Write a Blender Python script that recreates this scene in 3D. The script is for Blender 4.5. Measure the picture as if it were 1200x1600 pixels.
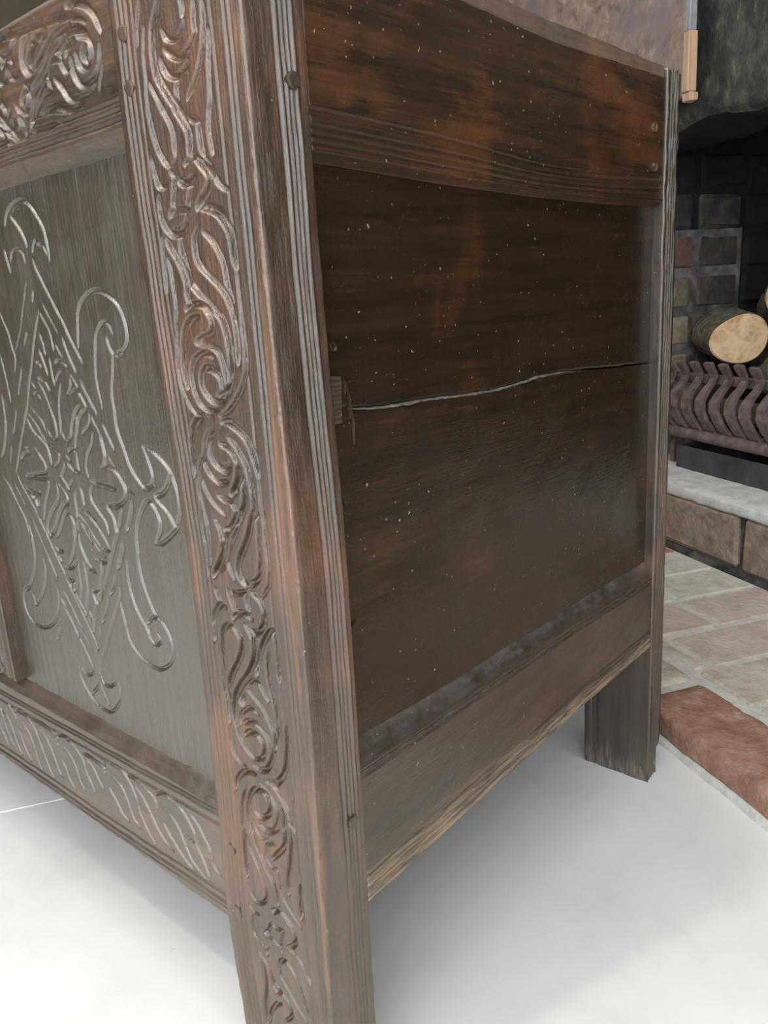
import bpy, math, random
import numpy as np

for o in list(bpy.data.objects):
    bpy.data.objects.remove(o)
scene = bpy.context.scene
COL = scene.collection

# ------------------------------------------------------------------ camera
from mathutils import Matrix, Vector
cam_data = bpy.data.cameras.new('camera')
cam = bpy.data.objects.new('camera', cam_data)
COL.objects.link(cam)
cam_data.sensor_fit = 'HORIZONTAL'
cam_data.sensor_width = 36.0
cam_data.lens = 36.0 * 1249.25 / 1200.0
cam_data.clip_start = 0.01
RIGHT = Vector((0.756311, 0.651501, -0.059500))
UP = Vector((-0.124007, 0.232067, 0.964763))
FWD = Vector((-0.642352, 0.722282, -0.256305))
m = Matrix.Identity(4)
for i in range(3):
    m[i][0], m[i][1], m[i][2] = RIGHT[i], UP[i], -FWD[i]
m[0][3], m[1][3], m[2][3] = 0.298761, -0.262869, 0.515370
cam.matrix_world = m
scene.camera = cam

# ------------------------------------------------------------------ world, daylight, exposure
world = bpy.data.worlds.new('world')
scene.world = world
world.use_nodes = True
bg = world.node_tree.nodes['Background']
bg.inputs['Color'].default_value = (0.80, 0.90, 1.0, 1)
bg.inputs['Strength'].default_value = 1.0

# the room follows the fireplace wall: local x runs along that wall, local y into the fire opening
ROT = math.atan2(-0.529, 0.849)
RC, RS = math.cos(ROT), math.sin(ROT)
def room(d, n, z=0.0):
    return Vector((RC * d - RS * n, RS * d + RC * n, z))

def area_light(name, pos, target, sx, sy, power, color):
    L = bpy.data.lights.new(name, 'AREA')
    L.shape = 'RECTANGLE'; L.size = sx; L.size_y = sy
    L.energy = power; L.color = color
    o = bpy.data.objects.new(name, L)
    COL.objects.link(o)
    o.location = pos
    o.rotation_euler = (target - pos).to_track_quat('-Z', 'Y').to_euler()
    return o
# daylight in two windows behind the camera, made floor-deep for added low fill
area_light('window_daylight', room(2.64, -1.35, 1.06), room(0.0, -1.35, 1.06), 2.6, 1.92, 76, (0.74, 0.87, 1.0))
area_light('window_daylight', room(1.25, -3.24, 1.06), room(1.25, 0.0, 1.06), 2.2, 1.92, 27, (0.95, 0.97, 1.0))
# added overhead fill light, hung just under the solid ceiling
area_light('overhead_fill', room(0.5, -0.75, 2.085), room(0.5, -0.75, 0.0), 3.0, 2.4, 68, (0.95, 0.97, 1.0))
# hanging lamp
S = bpy.data.lights.new('ceiling_spot', 'SPOT')
S.energy = 40; S.color = (1.0, 0.90, 0.76); S.shadow_soft_size = 0.035
S.spot_size = math.radians(84); S.spot_blend = 1.0
so = bpy.data.objects.new('ceiling_spot', S); COL.objects.link(so)
so.location = (-0.215, -0.585, 1.80)
so.rotation_euler = (Vector((0.75, 0.42, 0.0)) - Vector(so.location)).to_track_quat('-Z', 'Y').to_euler()

scene.cycles.adaptive_threshold = 0.02
scene.cycles.max_bounces = 5
scene.cycles.diffuse_bounces = 3
scene.cycles.glossy_bounces = 2
scene.view_settings.view_transform = 'Standard'
scene.view_settings.look = 'None'
scene.view_settings.gamma = 1.0
scene.view_settings.exposure = -0.27
scene.view_settings.use_curve_mapping = False

# ------------------------------------------------------------------ helpers
def link(o, parent=None):
    COL.objects.link(o)
    if parent is not None:
        o.parent = parent
    return o

def mesh_obj(name, V, F, mat, parent=None, smooth=None):
    """V (n,3) array, F list of faces (or (m,4) int array); smooth = number of leading faces shaded smooth"""
    me = bpy.data.meshes.new(name)
    V = np.asarray(V, dtype=np.float32)
    if isinstance(F, tuple):
        quads, rest = F
    else:
        quads, rest = None, F
    nq = 0 if quads is None else len(quads)
    loops = [] if quads is None else [np.asarray(quads, np.int32).ravel()]
    tot = [4] * nq
    for f in rest:
        loops.append(np.asarray(f, np.int32)); tot.append(len(f))
    loops = np.concatenate(loops); tot = np.asarray(tot, np.int32)
    start = np.concatenate([[0], np.cumsum(tot)[:-1]]).astype(np.int32)
    me.vertices.add(len(V)); me.vertices.foreach_set('co', V.ravel())
    me.loops.add(len(loops)); me.loops.foreach_set('vertex_index', loops)
    me.polygons.add(len(tot)); me.polygons.foreach_set('loop_start', start)
    me.polygons.foreach_set('loop_total', tot)
    sm = np.zeros(len(tot), dtype=bool)
    if smooth is None:
        smooth = 0
    sm[:smooth] = True
    me.polygons.foreach_set('use_smooth', sm)
    me.update(calc_edges=True); me.validate()
    if mat is not None:
        me.materials.append(mat)
    o = bpy.data.objects.new(name, me)
    return link(o, parent)

def thing(name, label, cat, loc=(0, 0, 0), rotz=0.0, group=None):
    o = bpy.data.objects.new(name, None)
    o.empty_display_size = 0.05
    COL.objects.link(o)
    o.location = loc; o.rotation_euler = (0, 0, rotz)
    o['label'] = label; o['category'] = cat
    if group:
        o['group'] = group
    return o

def tag(o, label, cat, group=None):
    o['label'] = label; o['category'] = cat
    if group:
        o['group'] = group
    return o

def structure(o):
    o['kind'] = 'structure'
    return o

def box(name, lo, hi, mat, parent=None, bevel=0.0, jitter=0.0, rng=None):
    """axis-aligned box, optionally with chamfered edges (44 triangles) and slightly uneven corners"""
    lo = np.array(lo, float); hi = np.array(hi, float)
    if bevel <= 0:
        V = [(x, y, z) for x in (lo[0], hi[0]) for y in (lo[1], hi[1]) for z in (lo[2], hi[2])]
        F = [(0, 1, 3, 2), (4, 6, 7, 5), (0, 4, 5, 1), (2, 3, 7, 6), (0, 2, 6, 4), (1, 5, 7, 3)]
        return mesh_obj(name, V, F, mat, parent)
    b = bevel
    V = []; idx = {}
    for sx in (0, 1):
        for sy in (0, 1):
            for sz in (0, 1):
                c = np.array([hi[0] if sx else lo[0], hi[1] if sy else lo[1], hi[2] if sz else lo[2]])
                inn = np.array([-b if sx else b, -b if sy else b, -b if sz else b])
                for ax in range(3):
                    q = c + inn; q[ax] = c[ax]
                    if jitter and rng is not None:
                        q = q + np.array([rng.uniform(-jitter, jitter) for _ in range(3)])
                    idx[(sx, sy, sz, ax)] = len(V); V.append(q)
    F = []
    for ax in range(3):
        o1, o2 = [a for a in range(3) if a != ax]
        for s in (0, 1):
            def key(a, c_):
                k = [0, 0, 0]; k[ax] = s; k[o1] = a; k[o2] = c_
                return idx[(k[0], k[1], k[2], ax)]
            F.append([key(0, 0), key(1, 0), key(1, 1), key(0, 1)])
        for s1 in (0, 1):
            for s2 in (0, 1):
                def kk(e, a):
                    k = [0, 0, 0]; k[ax] = e; k[o1] = s1; k[o2] = s2
                    return idx[(k[0], k[1], k[2], a)]
                F.append([kk(0, o1), kk(1, o1), kk(1, o2), kk(0, o2)])
    for sx in (0, 1):
        for sy in (0, 1):
            for sz in (0, 1):
                F.append([idx[(sx, sy, sz, a)] for a in range(3)])
    o = mesh_obj(name, V, F, mat, parent)
    fix_normals(o)
    return o

import bmesh
def fix_normals(o):
    bm = bmesh.new(); bm.from_mesh(o.data)
    bmesh.ops.recalc_face_normals(bm, faces=bm.faces)
    bm.to_mesh(o.data); bm.free()

def wob(u, v, seed, f=1.0):
    """smooth wandering noise in about -1..1"""
    r = np.random.RandomState(seed)
    s = 0
    for k in range(7):
        a, b, ph = r.uniform(-1, 1) * f * (k + 1), r.uniform(-1, 1) * f * (k + 1), r.uniform(0, 6.28)
        s = s + np.sin(a * u + b * v + ph) / (1 + 0.45 * k)
    return s / 3.0

# ------------------------------------------------------------------ materials
def new_mat(name):
    mt = bpy.data.materials.new(name); mt.use_nodes = True
    nt = mt.node_tree
    return mt, nt, nt.nodes['Principled BSDF']

def node(nt, t, **kw):
    n = nt.nodes.new(t)
    for k, v in kw.items():
        if k in n.inputs:
            n.inputs[k].default_value = v
        else:
            setattr(n, k, v)
    return n

def ramp(nt, fac, stops):
    r = nt.nodes.new('ShaderNodeValToRGB')
    e = r.color_ramp.elements
    e[0].position, e[0].color = stops[0][0], (*stops[0][1], 1)
    e[1].position, e[1].color = stops[-1][0], (*stops[-1][1], 1)
    for p, c in stops[1:-1]:
        q = e.new(p); q.color = (*c, 1)
    nt.links.new(fac, r.inputs['Fac'])
    return r.outputs['Color']

def coords(nt, scale=(1, 1, 1), src='Object'):
    tc = nt.nodes.new('ShaderNodeTexCoord'); mp = nt.nodes.new('ShaderNodeMapping')
    mp.inputs['Scale'].default_value = scale
    nt.links.new(tc.outputs[src], mp.inputs['Vector'])
    return mp.outputs['Vector']

def noise(nt, vec, scale, detail=4.0, rough=0.55, dist=0.0):
    n = nt.nodes.new('ShaderNodeTexNoise')
    n.inputs['Scale'].default_value = scale; n.inputs['Detail'].default_value = detail
    n.inputs['Roughness'].default_value = rough; n.inputs['Distortion'].default_value = dist
    nt.links.new(vec, n.inputs['Vector'])
    return n.outputs['Fac']

def mix(nt, fac, a, b):
    mx = nt.nodes.new('ShaderNodeMix'); mx.data_type = 'RGBA'
    for sock, v in ((mx.inputs[0], fac), (mx.inputs[6], a), (mx.inputs[7], b)):
        if hasattr(v, 'links'):
            nt.links.new(v, sock)
        else:
            sock.default_value = (*v, 1) if isinstance(v, tuple) and len(v) == 3 else v
    return mx.outputs[2]

def maprange(nt, val, a, b, c=0.0, d=1.0):
    mr = nt.nodes.new('ShaderNodeMapRange')
    mr.inputs['From Min'].default_value = a; mr.inputs['From Max'].default_value = b
    mr.inputs['To Min'].default_value = c; mr.inputs['To Max'].default_value = d
    nt.links.new(val, mr.inputs['Value'])
    return mr.outputs['Result']

def math_(nt, op, a, b):
    mn = nt.nodes.new('ShaderNodeMath'); mn.operation = op
    for i, v in enumerate((a, b)):
        if hasattr(v, 'links'):
            nt.links.new(v, mn.inputs[i])
        else:
            mn.inputs[i].default_value = v
    return mn.outputs[0]

def bump(nt, bsdf, height, strength, distance):
    b = nt.nodes.new('ShaderNodeBump')
    b.inputs['Strength'].default_value = strength; b.inputs['Distance'].default_value = distance
    nt.links.new(height, b.inputs['Height']); nt.links.new(b.outputs['Normal'], bsdf.inputs['Normal'])

def wood(name, axis, dark, mid, red, red_amount=0.5, rough=(0.25, 0.42), ior=1.9, worn=None, flecks=0.74, bmp=0.25, edge=None, up_grey=0.0):
    """old polished oak: axis = grain direction; worn = (z where the bare wood shows, height, colour)"""
    mt, nt, bs = new_mat(name)
    sc = [60, 60, 60]; sc['XYZ'.index(axis)] = 3.0
    v = coords(nt, tuple(sc))
    g1 = noise(nt, v, 1.6, 3, 0.6, 0.0)
    g2 = noise(nt, v, 7.0, 4, 0.68, 0.0)
    g = math_(nt, 'ADD', math_(nt, 'MULTIPLY', g1, 0.55), math_(nt, 'MULTIPLY', g2, 0.45))
    v2 = coords(nt, (1, 1, 1))
    p1 = noise(nt, v2, 9.0, 3, 0.6, 0.4)
    base = ramp(nt, g, [(0.36, dark), (0.60, mid)])
    pr = maprange(nt, math_(nt, 'ADD', math_(nt, 'MULTIPLY', p1, 0.75), math_(nt, 'MULTIPLY', g, 0.35)), 0.72 - 0.38 * red_amount, 0.82 - 0.26 * red_amount)
    col = mix(nt, math_(nt, 'MULTIPLY', pr, 0.85), base, red)
    if worn is not None:
        z0, hgt, wc = worn
        sep = nt.nodes.new('ShaderNodeSeparateXYZ')
        tc = nt.nodes.new('ShaderNodeTexCoord'); nt.links.new(tc.outputs['Object'], sep.inputs[0])
        up = maprange(nt, sep.outputs['Z'], z0, z0 + hgt, 1.0, 0.0)
        ww = maprange(nt, math_(nt, 'ADD', math_(nt, 'MULTIPLY', up, 0.62), math_(nt, 'MULTIPLY', g, 0.7)), 0.62, 0.86)
        col = mix(nt, math_(nt, 'MULTIPLY', ww, maprange(nt, g2, 0.40, 0.58, 0.12, 1.0)), col, wc)
    if edge is not None:
        sp = nt.nodes.new('ShaderNodeSeparateXYZ')
        t2 = nt.nodes.new('ShaderNodeTexCoord'); nt.links.new(t2.outputs['Object'], sp.inputs[0])
        ex = maprange(nt, math_(nt, 'ADD', sp.outputs['X'], math_(nt, 'MULTIPLY', p1, 0.010)), -0.0040, -0.0005)
        ey = maprange(nt, math_(nt, 'SUBTRACT', sp.outputs['Y'], math_(nt, 'MULTIPLY', p1, 0.004)), 0.0012, -0.0012)
        em = math_(nt, 'MULTIPLY', math_(nt, 'MULTIPLY', ex, ey), maprange(nt, g, 0.44, 0.58, 0.05, 0.80))
        col = mix(nt, em, col, edge)
    fl = noise(nt, v2, 330.0, 1.0, 0.5)
    f2 = noise(nt, v2, 14.0, 2.0, 0.5)
    fm = maprange(nt, math_(nt, 'ADD', fl, math_(nt, 'MULTIPLY', f2, 0.12)), flecks + 0.10, flecks + 0.13)
    col = mix(nt, math_(nt, 'MULTIPLY', fm, 0.6), col, (0.42, 0.36, 0.26))
    if up_grey > 0:  # greys the colour on surfaces that face upward
        ge = nt.nodes.new('ShaderNodeNewGeometry'); sg = nt.nodes.new('ShaderNodeSeparateXYZ')
        nt.links.new(ge.outputs['Normal'], sg.inputs[0])
        dm = math_(nt, 'MULTIPLY', maprange(nt, sg.outputs['Z'], 0.30, 0.62), maprange(nt, noise(nt, v2, 80.0, 6, 0.7), 0.36, 0.66, 0.10, up_grey))
        col = mix(nt, dm, col, (0.24, 0.225, 0.205))
    nt.links.new(col, bs.inputs['Base Color'])
    r = maprange(nt, noise(nt, v2, 26.0, 3, 0.65), 0.3, 0.7, rough[0], rough[1])
    if worn is not None:
        r = math_(nt, 'ADD', r, math_(nt, 'MULTIPLY', ww, 0.3))
    nt.links.new(r, bs.inputs['Roughness'])
    bs.inputs['IOR'].default_value = ior
    bs.inputs['Specular Tint'].default_value = (1.0, 0.95, 0.87, 1)
    h = math_(nt, 'ADD', math_(nt, 'MULTIPLY', g2, 1.0), math_(nt, 'MULTIPLY', noise(nt, v2, 260.0, 2, 0.65), 0.8))
    bump(nt, bs, h, bmp, 0.0011)
    return mt

def mottled(name, stops, scale=30.0, rough=0.85, bump_s=0.4, bump_d=0.003, detail=5, spec=None, second=None, stretch=(1, 1, 1)):
    mt, nt, bs = new_mat(name)
    v = coords(nt, stretch)
    f = noise(nt, v, scale, detail, 0.65, 0.3)
    col = ramp(nt, f, stops)
    if second is not None:
        sc2, lo_, hi_, c2 = second
        col = mix(nt, maprange(nt, noise(nt, v, sc2, 5, 0.6, 0.6), lo_, hi_), col, c2)
    nt.links.new(col, bs.inputs['Base Color'])
    bs.inputs['Roughness'].default_value = rough
    if spec is not None:
        bs.inputs['Specular IOR Level'].default_value = spec
    if bump_s > 0:
        bump(nt, bs, noise(nt, v, scale * 2.2, 4, 0.7), bump_s, bump_d)
    return mt

OAK_D, OAK_M, OAK_R = (0.020, 0.0115, 0.0070), (0.075, 0.040, 0.021), (0.185, 0.062, 0.022)
M = {}
M['stile'] = wood('oak_stile', 'Z', OAK_D, (0.066, 0.030, 0.015), (0.165, 0.056, 0.020), 0.43, rough=(0.33, 0.48), ior=2.1, worn=(-0.02, 0.10, (0.16, 0.12, 0.08)), bmp=0.42, edge=(0.20, 0.085, 0.038))
M['front_panel'] = wood('oak_front_panel', 'Z', (0.022, 0.016, 0.010), (0.040, 0.028, 0.017), (0.070, 0.035, 0.018), 0.22, rough=(0.34, 0.46), ior=2.6, bmp=0.34)
M['front_rail'] = wood('oak_front_rail', 'X', OAK_D, (0.070, 0.040, 0.025), (0.14, 0.062, 0.030), 0.40, rough=(0.36, 0.50), ior=2.4, worn=(0.100, 0.020, (0.18, 0.11, 0.07)))
M['top_rail'] = wood('oak_top_rail', 'X', OAK_D, (0.080, 0.046, 0.028), (0.16, 0.070, 0.034), 0.50, rough=(0.33, 0.47), ior=2.0)
M['side_rail'] = wood('oak_side_rail', 'Y', OAK_D, (0.052, 0.027, 0.0125), (0.125, 0.042, 0.015), 0.40, rough=(0.22, 0.34), ior=1.6, flecks=0.71)
M['side_low'] = wood('oak_side_lower_rail', 'Y', OAK_D, (0.046, 0.028, 0.016), (0.085, 0.036, 0.016), 0.28, rough=(0.28, 0.40), ior=1.8, worn=(0.156, 0.032, (0.27, 0.185, 0.105)), flecks=0.72, up_grey=0.42)
M['side_panel'] = wood('oak_side_panel', 'Y', (0.017, 0.0105, 0.0060), (0.032, 0.018, 0.009), (0.075, 0.028, 0.011), 0.32, rough=(0.20, 0.32), ior=1.5, flecks=0.72, bmp=0.16)
M['rear_stile'] = wood('oak_rear_stile', 'Z', (0.026, 0.020, 0.015), (0.055, 0.038, 0.026), (0.12, 0.05, 0.025), 0.3, rough=(0.26, 0.42), ior=1.9, worn=(-0.015, 0.075, (0.16, 0.135, 0.10)))
M['peg'] = wood('oak_peg', 'Z', (0.035, 0.022, 0.014), (0.09, 0.058, 0.034), (0.13, 0.075, 0.04), 0.4, rough=(0.35, 0.5), ior=1.8)
M['inside'] = wood('oak_inside', 'X', (0.03, 0.02, 0.012), (0.06, 0.04, 0.024), (0.09, 0.05, 0.03), 0.3, rough=(0.6, 0.8), ior=1.45)
M['lid'] = wood('oak_lid', 'Y', (0.070, 0.045, 0.030), (0.16, 0.105, 0.070), (0.20, 0.10, 0.055), 0.4, rough=(0.35, 0.55))
M['patch'] = wood('oak_patch', 'Y', (0.035, 0.022, 0.013), (0.10, 0.065, 0.038), (0.16, 0.10, 0.055), 0.5, rough=(0.35, 0.5))
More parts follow.
